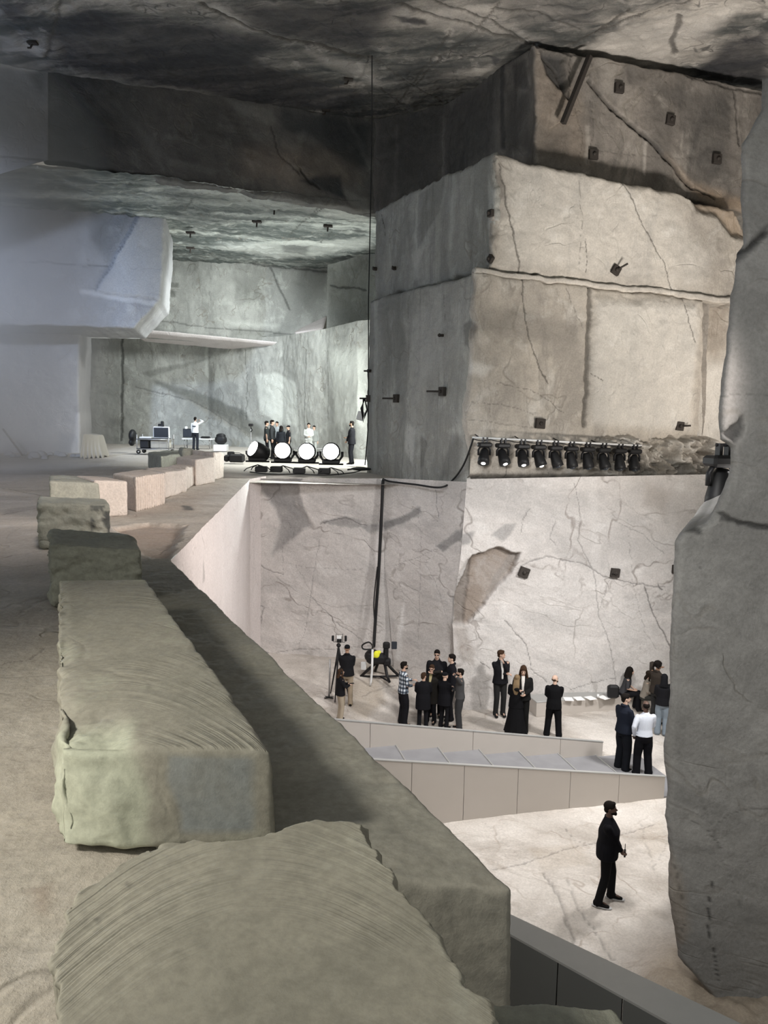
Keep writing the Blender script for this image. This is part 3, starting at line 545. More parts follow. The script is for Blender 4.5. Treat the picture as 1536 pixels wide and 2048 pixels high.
# near rock at the right
RK=('v',(2,10.3),(9,11.0))
face('wall_right',RK,[(1536,150),(1534,215),(1492,285),(1488,400),(1497,485),(1482,520),(1466,640),(1452,760),(1446,850),(1449,880),(1468,893),(1470,930),(1455,985),(1440,1020),(1420,1050),(1372,1066),(1356,1085),(1352,1150),(1347,1240),(1342,1400),(1334,1500),(1340,1560),(1336,1640),(1345,1720),(1338,1790),(1350,1850),(1360,1920),(1420,1990),(1480,2060),(1530,2120),(1600,2300)],
 [(1800,150),(1800,2300)],.022,'rock',.05,.7,ax=2,skirt=4.5,sdir=(.42,.9,0),bev=.09,jag=.05,
 crack=[([(1440,1030),(1470,1042),(1536,1052)],.05,.06),([(1480,515),(1536,470)],.05,.06),([(1420,1760),(1410,1850),(1425,1900),(1440,1960)],.012,.02),([(1380,1640),(1420,1665),(1450,1700)],.01,.01,.7),([(1360,1500),(1420,1640),(1450,1720),(1490,1830)],.02,.01,.35),([(1420,1655),(1460,1620),(1536,1620)],.012,.01,.5),([(1395,1100),(1397,1160)],.012,.01,.5),([(1450,790),(1536,785)],.01,.01,.4),([(1340,1660),(1350,1740),(1370,1830),(1365,1860)],.015,.02,.6)],
 dark=[([(1452,868),(1484,828),(1485,870),(1474,890)],.9,.02,-.08),([(1405,1060),(1375,1066),(1400,1075),(1408,1072)],.9,.03),([(1486,500),(1536,455),(1536,475),(1490,525)],.75,.04,-.04),([(1440,1035),(1536,1045),(1536,1058),(1440,1046)],.7,.03)],  # first patch: shade of a triangular recess painted dark
 lite=[([(1360,1110),(1420,1100),(1480,1120),(1360,1125)],.4,.1),([(1400,1320),(1440,1310),(1430,1350)],.5,.05),([(1345,1180),(1362,1150),(1362,1180)],.5,.05)],
 warm=[([(1338,1700),(1365,1760),(1380,1860),(1350,1900),(1335,1800)],.3,.08)])
# ledge: upper floor
def nearfl(P,q,M4,Nn):
    return P,M4
eL=[(-12,-1,6.75),(-16,4,6.75),(-26,11,6.75),(-36,24.9,6.75)]
face('floor',('h',6.75),[(-12,-1,6.75),(-14,4,6.75),(-20,11,6.75),(-36,25,6.75)],[(.3,-1,6.7),(-.3,3.0,6.7),(-2.95,10.95,6.75),(-4.2,25.0,6.75)],.035,'upfloor',.03,.8,raw=True,pw=1.3,ax=1,
 crack=[([(0,790+240),(90,1015)],.03,.02,.7),([(0,1115),(85,1100)],.02,.01,.6),([(0,1325),(60,1310),(95,1290)],.012,.01,.6),([(0,975),(80,990)],.05,.02,.5),([(140,940),(250,955),(300,950)],.06,.02,.4),([(0,945),(200,950)],.05,.02,.4),([(290,1108),(420,1062)],.02,.01,.5),([(0,1225),(90,1215)],.02,.02,.4)],
 warm=[([(232,1055),(300,1045),(370,1050),(330,1122),(285,1108)],.6,.08,-.08),([(50,1760),(95,1750),(100,1810),(70,1800)],.45,.04),([(300,1010),(440,960),(450,975),(380,1020),(260,1035)],.3,.3)],
 dark=[([(363,1012),(383,1012),(385,1020),(365,1020)],.8,.05),([(10,1020),(85,1010),(80,1020),(10,1030)],.25,.1)],lite=[([(0,1120),(40,1100),(60,1200),(0,1230)],.2,.2)])
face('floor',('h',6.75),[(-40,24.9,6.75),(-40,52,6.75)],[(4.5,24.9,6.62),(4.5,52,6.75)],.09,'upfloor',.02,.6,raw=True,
 crack=[([(0,925),(300,917)],.05,.02,.4),([(215,895),(330,915)],.04,.02,.4)],lite=[([(200,880),(730,900),(745,950),(500,955),(450,930),(200,915)],.7,1.0)])  # lite patch: pool of light around the floor spots, in the colour
EW=('v',(-2.98,10.95),(-4.22,25.0))
face('wall_ledge',('v',(-2.98,10.95),(-4.22,25.0)),[(-2.74,8.2,6.72),(-2.74,8.2,-.2)],[(-4.22,25.0,6.74),(-4.22,25.0,-.2)],.05,'white',.04,.6,raw=True,
 lite=[([(340,1110),(498,960),(490,1260)],.5,.5)],dark=[([(408,1110),(411,1160),(407,1170)],.35,.05)],crack=[([(395,1040),(412,1100)],.02,.01,.3)])
face('wall_ledge',('v',(-4.22,25.0),(-4.4,26.3)),[(-4.22,25.0,6.74),(-4.22,25.0,-.2)],[(-3.9,26.3,6.74),(-3.9,26.3,-.2)],.05,'white',.03,.6,raw=True)
# strip of the lower wall's upper edge
# lower floor
def floorz(x,y):
    x=np.asarray(x,float);y=np.asarray(y,float);Q=np.stack([x,y,np.zeros_like(x)],-1)
    return .9*sst(y-21.8,0,3.6)*sst(-x,-2.2,.2)+.05*fbm(Q,.4,4,5)
def lowfl(P,q,M4,Nn):
    x,y=P[:,0].copy(),P[:,1].copy()
    P[:,2]+=floorz(x,y)
    # rubble slope beside the near rock
    r=sst(x-.42*y+1.2,0,1.0)*sst(-y,-13.2,-11.0)*sst(y,7,9.5);P[:,2]+=r*(.55+.12*fbm(P,3,4,12));M4[:,3]=np.maximum(M4[:,3],r*.8)
    return P,M4
face('floor',('h',0.0),[(-9,2,0),(-9,29,0)],[(15,2,0),(15,29,0)],.045,'floor',.035,.8,raw=True,fn=lowfl,rough=.5,
 crack=[([(1090,1748),(1120,1800),(1135,1840),(1150,1890)],.06,.04,.55),([(1135,1760),(1160,1820),(1180,1850)],.035,.03,.5),([(985,1740),(1060,1725),(1160,1693),(1230,1675),(1310,1650)],.03,.02,.6),([(1130,1660),(1150,1680),(1180,1690)],.02,.01,.6),([(965,1645),(1045,1720)],.02,.02,.25),([(1280,1650),(1295,1700),(1310,1740),(1330,1690)],.02,.01,.4),([(1180,1850),(1230,1920)],.04,.03,.5),([(720,1415),(790,1400)],.03,.01,.5),([(1145,1820),(1230,1800)],.02,.01,.4),([(760,1385),(800,1372)],.02,.01,.5)],
 warm=[([(1060,1700),(1160,1690),(1180,1730),(1090,1745)],.3,.1),([(700,1400),(760,1395),(770,1420),(730,1440),(700,1430)],.55,.15),([(700,1365),(790,1370),(800,1380),(780,1400),(690,1400)],.3,.2),([(1270,1660),(1330,1640),(1335,1700),(1300,1720)],.25,.1)],
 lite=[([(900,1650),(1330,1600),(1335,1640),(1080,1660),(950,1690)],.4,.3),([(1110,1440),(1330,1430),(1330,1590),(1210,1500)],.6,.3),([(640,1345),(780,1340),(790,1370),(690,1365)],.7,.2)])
# closing walls behind and beside the camera (bounce the light back as the quarry does)
for nm,pts in (('wall_near',[(-30,-3,-1),(30,-3,-1),(30,-3,7),(-30,-3,7)]),('wall_side',[(24,-3,-1),(24,34,-1),(24,34,20),(24,-3,20)])):
    tag(mkmesh(nm,pts,[(0,1,2,3)],M['left'],None,False),kind='structure')
def haze():
    m=bpy.data.materials.new('stage_haze');m.use_nodes=True;nt=m.node_tree;nt.nodes.clear();o=nt.nodes.new('ShaderNodeOutputMaterial');v=nt.nodes.new('ShaderNodeVolumeScatter');v.inputs['Density'].default_value=.18;v.inputs['Anisotropy'].default_value=.1;v.inputs['Color'].default_value=(.85,.93,1,1);nt.links.new(v.outputs[0],o.inputs['Volume'])
    b=MB();b.box((-19,24.5,12.7),(19,9,11.5));ob=b.build('stage_haze',m);tag(ob,'pale blue stage haze drifting in front of the left wall','haze',None,'stuff')
haze()
# ================================================================== PEOPLE
def ik(a,b,l1,l2,hint):
    a,b,h=Vector(a),Vector(b),Vector(hint);d=b-a;L=min(d.length,(l1+l2)*.995);d.normalize();b=a+d*L
    x=(l1*l1-l2*l2+L*L)/(2*L);y=math.sqrt(max(l1*l1-x*x,1e-6));h=h-h.dot(d)*d;h.normalize();return a+d*x+h*y,b
CL={}
def cloth(col):
    k=tuple(col)
    if k not in CL: CL[k]=sm('cloth_%d'%len(CL),k,.85,scale=60,var=.15,bump=.15,spec=.1)
    return CL[k]
SKIN=[(.50,.33,.25),(.36,.22,.15),(.10,.06,.045),(.58,.40,.31)];SK={}
BLACK=(.008,.008,.010);HAIRS=dict(black=(.010,.008,.007),brown=(.045,.025,.015),blond=(.20,.14,.08),dark=(.02,.014,.01))
ARM=dict(down=(.24,.02,.80),phone=(.06,.30,1.22),chest=(-.02,.24,1.25),clasp=(.03,.22,.93),pocket=(.20,.06,.90),hip=(.22,.04,.95),chin=(.02,.17,1.48),crossed=(-.10,.20,1.20),face=(.08,.16,1.60),belly=(.05,.24,1.10),lap=(.10,.30,.75))
def person(loc,face_deg,h=1.78,top='shirt',tc=BLACK,bottom='trousers',bc=BLACK,shoe=(.012,.012,.012),hair='short',hc='black',skin=0,L='down',R='down',sit=None,stance=.11,lean=0,headturn=0,fat=1.0,beard=False,sole=None,inner=None,glasses=False,label='',group=None,plaid=False,step=.0,headtilt=0,hem=None,fine=False,hs=1.0):
    """continuous body plus clothing parts. local frame: x right, y forward, z up; face_deg: 0 looks away from the camera, 180 towards it, 90 to picture right"""
    s=h/1.78;e=empty('person',loc,-math.radians(face_deg),label,'person',group);e.scale=(s,s,s)
    sk=SK.setdefault(skin,sm('skin_%d'%skin,SKIN[skin],.55,scale=40,var=.05));HM=cloth(HAIRS[hc])
    dz=0;pel=Vector((0,0,.95))
    if sit: pel=Vector((0,0,sit/s+.10))
    dz=pel.z-.95
    def T(x,y,z):  # upper body point with a forward lean about the pelvis
        v=Vector((x,y,z-.95));c,sn=math.cos(lean),math.sin(lean);return Vector((v.x,v.y*c+v.z*sn,-v.y*sn+v.z*c))+pel
    hips=[Vector((i*.09,0,pel.z-.02)) for i in(-1,1)]
    if sit: ank=[Vector((i*.13,.42+.05*i,.09)) for i in(-1,1)]
    else: ank=[Vector((i*stance,(i*step),.09)) for i in(-1,1)]
    knee=[];
    for i in(0,1):
        k,a=ik(hips[i],ank[i],.425 if not sit else .44,.42 if not sit else .43,(0,1,.25));knee.append(k);ank[i]=a
    sh=[T(i*.180*(.5+.5*fat),-.01,1.445) for i in(-1,1)];hd=[];el=[]
    for i,(sd,ps) in enumerate(((-1,L),(1,R))):
        t=ARM[ps] if isinstance(ps,str) else ps
        tgt=T(sd*t[0] if True else t[0],t[1],t[2]);
        if ps=='down': tgt=T(sd*(.22+.03*fat),.02,.80)
        if ps=='lap' : tgt=Vector((sd*t[0],t[1],pel.z+.12))
        k,w=ik(sh[i],tgt,.29,.26,(sd*.8,-.7,-.5));el.append(k);hd.append(w)
    # ---- body
    mb=MB();W=fat
    mb.tube([T(0,0,.88),T(0,0,.98),T(0,.01,1.10),T(0,.01,1.25),T(0,0,1.37),T(0,-.01,1.43),T(0,-.01,1.50)],[(.14,.10),(.16,.105),(.13*W,.095*W),(.145*W,.105*W),(.155,.10),(.10,.07),(.055,.05)],14,ref=(1,0,0))
    mb.tube([T(0,-.01,1.44),T(0,.005,1.60)],[.058,.052],10)
    for i in(0,1):
        mb.tube([sh[i],sh[i].lerp(el[i],.5),el[i],el[i].lerp(hd[i],.4),hd[i]],[.052,.044,.038,.036,.025],10)
        mb.tube([hips[i],hips[i].lerp(knee[i],.5),knee[i],knee[i].lerp(ank[i],.35),ank[i]],[.085,.072,.054,.055,.036],10)
        f=(ank[i]+Vector((0,.14,-.055)));mb.tube([ank[i]+Vector((0,-.05,-.03)),ank[i]+Vector((0,.04,-.03)),f],[(.035,.04),(.042,.035),(.038,.02)],8)
    RH=Matrix.Rotation(-math.radians(headturn),3,'Z')@Matrix.Rotation(-headtilt,3,'X')
    hc0=T(0,.015,1.60)
    def Hd(x,y,z): return hc0+RH@(Vector((x,y,z-1.60))*hs)
    hm=MB()
    hm.ell(Hd(0,-.01,1.69),(.073*hs,.092*hs,.088*hs),16,12,RH);hm.ell(Hd(0,.028,1.635),(.058*hs,.066*hs,.075*hs),14,10,RH);hm.ell(Hd(0,.062,1.585),(.034*hs,.030*hs,.024*hs),10,8,RH)
    hm.tube([Hd(0,.086,1.675),Hd(0,.108,1.640)],[.009,.016],8)
    hm.ell(Hd(0,.085,1.607),(.024*hs,.012,.012),8,6,RH)
    for i in(-1,1): hm.ell(Hd(i*.075,-.005,1.655),(.010,.018,.030),8,6,RH)
    hm.tube([T(0,-.01,1.44),Hd(0,.0,1.62)],[.056,.052],12)
    b=remesh(mb.V,mb.F,.014,2);hh=remesh(hm.V,hm.F,.0075 if not fine else .006,2)
    fm=MB();fm.V=[tuple(v.co) for v in hh.vertices];fm.F=[tuple(p.vertices) for p in hh.polygons]
    fm.add([v.co for v in b.vertices],[tuple(p.vertices) for p in b.polygons]);bpy.data.meshes.remove(b);bpy.data.meshes.remove(hh)
    grip=[]
    for i,sd in((0,-1),(1,1)):   # hands: palm, four unequal bent fingers, thumb from the palm's side
        fd=(hd[i]-el[i]).normalized();up=Vector((0,0,1));side=fd.cross(up)
        if side.length<.3: side=Vector((0,1,0))*1.0;side=side-side.dot(fd)*fd
        side.normalize();nn=side.cross(fd);inn=Vector((-sd,0,0));
        if nn.dot(inn)<0: nn=-nn
        pc=hd[i];fm.tube([pc-fd*.02,pc+fd*.03,pc+fd*.085],[(.024,.02),(.040,.016),(.038,.013)],10,ref=side)
        cur=.35 if (L if i==0 else R) in('down','hip') else .9
        for k,(of,ln) in enumerate(((-.028,.070),(-.0095,.080),(.0095,.076),(.028,.058))):
            a=pc+fd*.078+side*of;p1=a+(fd*math.cos(cur*.4)+nn*math.sin(cur*.4))*ln*.45;p2=p1+(fd*math.cos(cur*1.2)+nn*math.sin(cur*1.2))*ln*.33;p3=p2+(fd*math.cos(cur*1.9)+nn*math.sin(cur*1.9))*ln*.25
            fm.tube([a-fd*.02,a,p1,p2,p3],[.009,.0092,.0085,.008,.006],6)
        th=side*(-1 if side.y<0 else 1);a=pc+fd*.022+th*.028;fm.tube([a-th*.012,a,a+fd*.03+th*.022+nn*.01,a+fd*.058+th*.022+nn*.02],[.012,.0115,.010,.007],6)
        grip.append(pc+fd*.09+nn*.03)
    bo=mkmesh('body',fm.V,fm.F,sk,e,True)
    dk=cloth((.02,.015,.012))
    if not glasses:
        for i in(-1,1): m=MB();m.ell(Hd(i*.030,.083,1.668),(.013,.006,.007),8,6,RH);m.build('eye',dk,bo,True)
        for i in(-1,1): m=MB();m.tube([Hd(i*.015,.089,1.690),Hd(i*.045,.078,1.690)],[.004,.003],5);m.build('eyebrow',HM,bo,True)
    else:
        m=MB()
        for i in(-1,1): m.ell(Hd(i*.032,.088,1.667),(.026,.010,.019),10,6,RH);m.tube([Hd(i*.055,.08,1.675),Hd(i*.078,-.01,1.672)],.004,5)
        m.tube([Hd(-.01,.098,1.672),Hd(.01,.098,1.672)],.003,5);m.build('sunglasses',M['blk'],e,True)
    m=MB();m.ell(Hd(0,.094,1.606),(.020,.006,.005),8,6,RH);m.build('mouth',cloth((.22,.09,.07)),bo,True)
    # ---- hair
    m=MB()
    if hair in('short','thin','bun','long','bob','cap','afro','hood','bald','scarf'):
        if hair=='short': m.ell(Hd(0,-.018,1.705),(.080*hs,.098*hs,.086*hs),16,12,RH);m.ell(Hd(0,.035,1.755),(.055*hs,.05*hs,.028*hs),12,8,RH);m.ell(Hd(0,-.06,1.64),(.064*hs,.045*hs,.06*hs),12,8,RH)
        if hair=='thin' : m.ell(Hd(0,-.03,1.685),(.079*hs,.086*hs,.070*hs),14,10,RH)
        if hair=='bald' : m.ell(Hd(0,-.045,1.655),(.074*hs,.058*hs,.045*hs),14,10,RH)
        if hair=='afro' : m.ell(Hd(0,-.03,1.72),(.112,.115,.105),16,12,RH);[m.ell(Hd(.10*math.cos(a),-.03+.10*math.sin(a)*(.6 if math.sin(a)>0 else 1),1.70+.06*math.sin(a*3)),(.035,.035,.035),8,6) for a in [j*.7 for j in range(9)]]
        if hair in('long','bob'):
            m.ell(Hd(0,-.02,1.705),(.084,.10,.085),16,12,RH);zz=1.22 if hair=='long' else 1.50
            m.tube([Hd(0,-.03,1.74),Hd(0,-.06,1.62),T(0,-.10,1.50),T(0,-.125,(1.50+zz)/2),T(0,-.13,zz)],[(.07,.06),(.088,.055),(.10,.045),(.095,.03),(.05,.015)],12,ref=(1,0,0))
            for i in(-1,1): m.tube([Hd(i*.06,.02,1.75),Hd(i*.083,.02,1.66),T(i*.10,.035,1.48),T(i*.105,.07,max(zz,1.30))],[(.02,.03),(.018,.04),(.03,.03),(.015,.012)],8,ref=(1,0,0))
        if hair=='cap': m.ell(Hd(0,-.015,1.715),(.083,.10,.07),16,12,RH);m.ell(Hd(0,.10,1.70),(.055,.05,.010),12,6,RH)
        if hair in('hood','scarf'):
            m.ell(Hd(0,-.025,1.70),(.098,.112,.115),16,12,RH);m.tube([Hd(0,-.045,1.68),T(0,-.05,1.52),T(0,-.05,1.44)],[(.095,.10),(.105,.10),(.14,.09)],14,ref=(1,0,0))
            if hair=='scarf':
                for i in(-1,1): m.tube([Hd(i*.075,.0,1.72),Hd(i*.085,.0,1.6),T(i*.10,.05,1.40)],[(.03,.05),(.03,.06),(.04,.03)],8)
        me=remesh(m.V,m.F,.011,2);nm={'cap':'cap','hood':'hood','scarf':'long_hair'}.get(hair,'hair');ho=link(nm,me,HM if hair not in('cap','hood') else cloth(tc if hair=='hood' else BLACK),e)
    if beard:
        m=MB();m.ell(Hd(0,.040,1.605),(.060,.060,.045),14,10,RH);m.ell(Hd(0,.085,1.585),(.034,.026,.032),10,8,RH);link('beard',remesh(m.V,m.F,.010,2),HM,e)
    # ---- trousers / skirt
    m=MB();wd=1.0 if bottom!='wide' else 1.28
    if bottom=='skirt':
        m.tube([T(0,0,1.04),T(0,0,.95),Vector((0,-.0,.6)),Vector((0,0,.25)),Vector((0,0,.05))],[(.15*W,.12*W),(.19,.15),(.24,.20),(.29,.24),(.32,.26)],18,ref=(1,0,0))
        for j in range(10):
            a=j*.628;m.tube([Vector((.16*math.cos(a),.13*math.sin(a),.85)),Vector((.31*math.cos(a),.25*math.sin(a),.05))],[.02,.04],6)
    else:
        m.tube([T(0,0,1.05),T(0,0,.96),T(0,-.005,.88),pel+Vector((0,0,-.13 if not sit else -.08))],[(.15*W,.115*W),(.175*W,.13*W),(.18,.13),(.13,.11)],14,ref=(1,0,0))
        for i in(0,1):
            cf=ank[i]+Vector((0,-.01,-.055));m.tube([hips[i]+Vector((0,0,.02)),hips[i].lerp(knee[i],.5),knee[i],knee[i].lerp(cf,.5),cf],[.100*W**.5,.088*wd,.074*wd,.070*wd,.068*wd],12)
            m.tube([cf+Vector((0,-.01,.08)),cf+Vector((0,.015,.03)),cf+Vector((0,.035,.0))],[.070*wd,.074*wd,.074*wd],10)
    link('skirt' if bottom=='skirt' else 'trousers',remesh(m.V,m.F,.015,2,.4),cloth(bc),e)
    # ---- shoes
    for i,sd in((0,-1),(1,1)):
        m=MB();a=ank[i];m.tube([a+Vector((0,-.075,-.055)),a+Vector((0,-.03,-.035)),a+Vector((sd*.005,.04,-.04)),a+Vector((sd*.01,.12,-.06)),a+Vector((sd*.012,.185,-.067))],[(.034,.035),(.044,.052),(.048,.047),(.048,.030),(.034,.020)],12,ref=(1,0,0))
        so=link('shoe',remesh(m.V,m.F,.011,2),cloth(shoe),e)
        if sole:
            m=MB();m.tube([a+Vector((0,-.10,-.082)),a+Vector((0,-.05,-.082)),a+Vector((sd*.01,.10,-.082)),a+Vector((sd*.012,.20,-.080)),a+Vector((sd*.012,.225,-.078))],[(.02,.010),(.045,.012),(.053,.012),(.042,.012),(.012,.010)],12,ref=(1,0,0));m.build('sole',cloth(sole),so,True)
    # ---- top garment
    m=MB();inf=dict(shirt=1.0,jacket=1.12,suit=1.10,coat=1.18,hoodie=1.15).get(top,1.0)
    bz=hem or dict(shirt=.93,jacket=.90,suit=.83,coat=.62,hoodie=.90,tee=.92).get(top,.92)
    lo=T(0,0,bz) if bz>=.8 else Vector((0,-.01,bz+dz))
    if sit: lo=T(0,0,.93)
    m.tube([lo,T(0,0,1.0) ,T(0,.01,1.12),T(0,.015,1.28),T(0,.0,1.385),T(0,-.005,1.445),T(0,-.01,1.485),T(0,-.01,1.525)],[(.195*inf*W**.5,.15*inf*W**.5),(.180*inf*W,.138*inf*W),(.165*inf*W,.128*inf*W),(.178*inf*W,.132*inf*W),(.185*inf,.118*inf),(.155*inf,.098),(.095*inf,.075),(.062,.062)],18,ref=(1,0,0))
    for i in(0,1):
        ai=inf*(.96 if W<1.05 else 1.1);s0=sh[i]+Vector((0,0,-.035));m.ell(s0+Vector((0,0,.005)),(.062*ai,.062*ai,.055*ai),10,8);m.tube([s0,s0.lerp(el[i],.3),s0.lerp(el[i],.65),el[i]],[.060*ai,.064*ai,.057*ai,.052*ai],12)
        if top=='tee': pass
        else: m.tube([el[i].lerp(sh[i],.05),el[i].lerp(hd[i],.5),el[i].lerp(hd[i],.97)],[.050*ai,.045*ai,.038*ai],12)
    if top in('jacket','hoodie') : m.tube([T(0,-.03,1.50),T(0,-.02,1.545)],[(.085,.085),(.075,.078)],14,ref=(1,0,0))
    if top=='tee':
        for i in(0,1): pass
    tm=cloth(tc) if not plaid else PLAID
    to=link({'suit':'suit_jacket','tee':'t_shirt'}.get(top,top),remesh(m.V,m.F,.015,2,.4),tm,e)
    if inner:
        m=MB();m.tube([T(0,.150*inf*W,1.05+(0 if top!='suit' else .1)),T(0,.148*inf*W,1.28),T(0,.125,1.42),T(0,.07,1.52)],[(.03,.012),(.035,.012),(.05,.012),(.05,.02)],8,ref=(1,0,0));link('inner_shirt',remesh(m.V,m.F,.010,1),cloth(inner),e)
    e['hands']=0;del e['hands']
    return e,dict(L=grip[0],R=grip[1],T=T,H=Hd,s=s,pel=pel,knee=knee)
def plaidmat():
    m,nt,b=newmat('blue_white_plaid');N=nt.nodes;L=nt.links;tc=N.new('ShaderNodeTexCoord');sx=N.new('ShaderNodeSeparateXYZ');L.new(tc.outputs['Object'],sx.inputs[0])
    def band(sock,fr):
        a=N.new('ShaderNodeMath');a.operation='MULTIPLY';a.inputs[1].default_value=fr;L.new(sock,a.inputs[0])
        f=N.new('ShaderNodeMath');f.operation='FRACT';L.new(a.outputs[0],f.inputs[0])
        g=N.new('ShaderNodeMath');g.operation='GREATER_THAN';g.inputs[1].default_value=.5;L.new(f.outputs[0],g.inputs[0]);return g.outputs[0]
    ad=N.new('ShaderNodeMath');ad.operation='ADD';L.new(sx.outputs[0],ad.inputs[0]);L.new(sx.outputs[1],ad.inputs[1])
    s=N.new('ShaderNodeMath');s.operation='ADD';L.new(band(ad.outputs[0],9),s.inputs[0]);L.new(band(sx.outputs[2],9),s.inputs[1])
    r=N.new('ShaderNodeMapRange');r.inputs[2].default_value=2;L.new(s.outputs[0],r.inputs[0])
    c=N.new('ShaderNodeValToRGB');c.color_ramp.interpolation='CONSTANT';c.color_ramp.elements[0].color=(.62,.66,.70,1);c.color_ramp.elements[1].position=.4;c.color_ramp.elements[1].color=(.10,.13,.17,1);q=c.color_ramp.elements.new(.8);q.color=(.015,.02,.03,1)
    L.new(r.outputs[0],c.inputs[0]);L.new(c.outputs[0],b.inputs['Base Color']);b.inputs['Roughness'].default_value=.9;return m
PLAID=plaidmat()
def put(e,info,key,name,build,mat,label,cat,group=None):
    """a held thing: its own top-level object in the hand"""
    R=Matrix.Rotation(e.rotation_euler.z,3,'Z');p=Vector(e.location)+R@(info[key]*info['s'])
    m=MB();build(m);o=m.build(name,mat);o.location=p;o.rotation_euler=(0,0,e.rotation_euler.z);tag(o,label,cat,group);return o
ZL=0.03
def gl(x,y):
    z=0.
    for _ in range(12): p=atz(x,y,z);z=z*.4+.6*float(floorz(p[0],p[1]))
    return (float(p[0]),float(p[1]),z+.012)
def gp(x,y,z=ZL):
    if z==ZL: return gl(x,y)
    p=atz(x,y,z);return (p[0],p[1],z)
def hz(px,yf,yh,z):   # height from the picture's head and feet rows
    p=atz(px,yf,z);return min(2.0,max(1.5,(atY(px,yh,p[1])[2]-z)))
def person_at(x,yf,yh,deg,z=ZL,**k):
    p=gp(x,yf,z);h=hz(x,yf,yh,p[2]);return person(p,deg,h,**k)
grp='visitors gathered on the lower floor'
# foreground guard
GUARD=person(gp(1209,1805,.02),108,hz(1209,1805,1603,.02),top='suit',tc=(.006,.006,.008),bc=(.006,.006,.007),L=(.0,.20,1.0),R=(.03,.22,.97),fat=1.22,hair='short',beard=True,sole=(.45,.45,.45),shoe=(.006,.006,.006),skin=2,stance=.15,step=-.10,fine=True,label='bearded person in a black suit and white-soled shoes standing alone in the foreground')
def radio(m): m.box((0,0,0),(.06,.035,.14),bev=.008);m.tube([(.02,0,.07),(.02,0,.19)],.007,6)
put(GUARD[0],GUARD[1],'R','walkie_talkie',radio,M['blk'],'small black two-way radio held by the suited person standing alone','radio')
# camera operator, woman with headphones
person_at(693,1412,1290,0,top='jacket',tc=(.012,.012,.014),bc=(.33,.27,.20),L='chest',R='chest',hair='cap',skin=1,label='camera operator in a black jacket and khaki trousers, seen from behind at the tall tripod',headtilt=.0)
w,wi=person_at(680,1442,1338,70,top='jacket',tc=(.010,.010,.012),bc=(.36,.31,.24),L='phone',R='phone',hair='bob',hc='brown',skin=3,label='person in a black jacket, headphones and light trousers holding a phone near the tripod')
def ph(m): m.box((0,.02,.03),(.075,.14,.012),bev=.004)
put(w,wi,'R','phone',ph,M['blk'],'dark phone held by the person with headphones','phone')
m=MB();H=wi['H']
for i in(-1,1): m.ell(H(i*.088,-.005,1.655),(.022,.036,.042),10,8)
m.tube([H(-.09,-.005,1.69),H(-.075,-.02,1.78),H(0,-.03,1.815),H(.075,-.02,1.78),H(.09,-.005,1.69)],.010,6);m.build('headphones',M['blk'],w,True)
# central group
person_at(805,1450,1324,70,top='shirt',plaid=True,bc=BLACK,bottom='wide',L='phone',R='belly',hair='short',glasses=True,skin=0,beard=True,label='person in a blue-white checked shirt and black trousers, left end of the central group')
person_at(845,1456,1346,0,top='coat',tc=(.008,.008,.010),L='belly',R='belly',hair='short',hc='brown',skin=0,fat=1.1,headturn=40,label='person in a long black coat with back turned, in front of the yellow-scarved person')
y,yi=person_at(861,1446,1330,200,top='coat',tc=(.02,.018,.016),L='face',R='belly',hair='short',hc='brown',glasses=True,skin=0,inner=(.42,.36,.20),label='person with glasses and a pale yellow scarf raising a hand to the chin')
person_at(871,1432,1283,190,top='hoodie',tc=(.010,.010,.012),L='pocket',R='pocket',hair='short',glasses=True,skin=0,fat=1.15,label='tall person in a black hooded sweatshirt and dark glasses leaning at the wall corner')
person_at(901,1440,1309,270,top='jacket',tc=(.010,.010,.013),L='pocket',R='pocket',hair='short',skin=3,label='dark-haired person in a black top facing left behind the central group')
person_at(887,1457,1345,40,top='coat',tc=(.008,.008,.010),L='chest',R='chest',hair='cap',skin=3,hem=.75,headturn=20,label='person in a black coat and cap facing right in the central group')
person_at(918,1459,1338,275,top='shirt',tc=(.06,.06,.062),bc=(.035,.036,.038),bottom='wide',L='face',R='belly',hair='short',beard=True,skin=0,label='bearded person in a dark grey outfit, right end of the central group')
# by the wall
person_at(998,1432,1298,170,top='jacket',tc=(.010,.010,.012),L='chin',R='crossed',hair='short',hc='brown',skin=0,inner=(.55,.54,.52),bc=(.02,.02,.02),stance=.10,headturn=-60,label='person in a black jacket with pale collar leaning on the marble wall, hand at mouth')
a,ai=person_at(1042,1467,1331,190,top='jacket',tc=(.010,.010,.010),bc=(.008,.008,.008),L='belly',R='phone',hair='long',hc='brown',skin=3,inner=(.6,.58,.55),headtilt=.4,label='long-haired person in a black jacket over white looking down at a phone')
put(a,ai,'R','phone',ph,M['blk'],'dark phone held by the long-haired person in black and white','phone')
person_at(1030,1468,1350,20,top='coat',tc=(.006,.006,.007),bottom='skirt',bc=(.006,.006,.007),L='belly',R='phone',hair='long',hc='blond',skin=3,hem=.8,label='person with long blond hair in a full-length black dress seen from behind')
person_at(1105,1474,1351,15,top='suit',tc=(.006,.006,.007),bottom='wide',bc=(.006,.006,.007),L='belly',R='chest',hair='bald',hc='brown',skin=3,beard=True,headturn=45,fat=1.05,stance=.17,label='bald bearded person in a black suit, back turned, before the low bench')
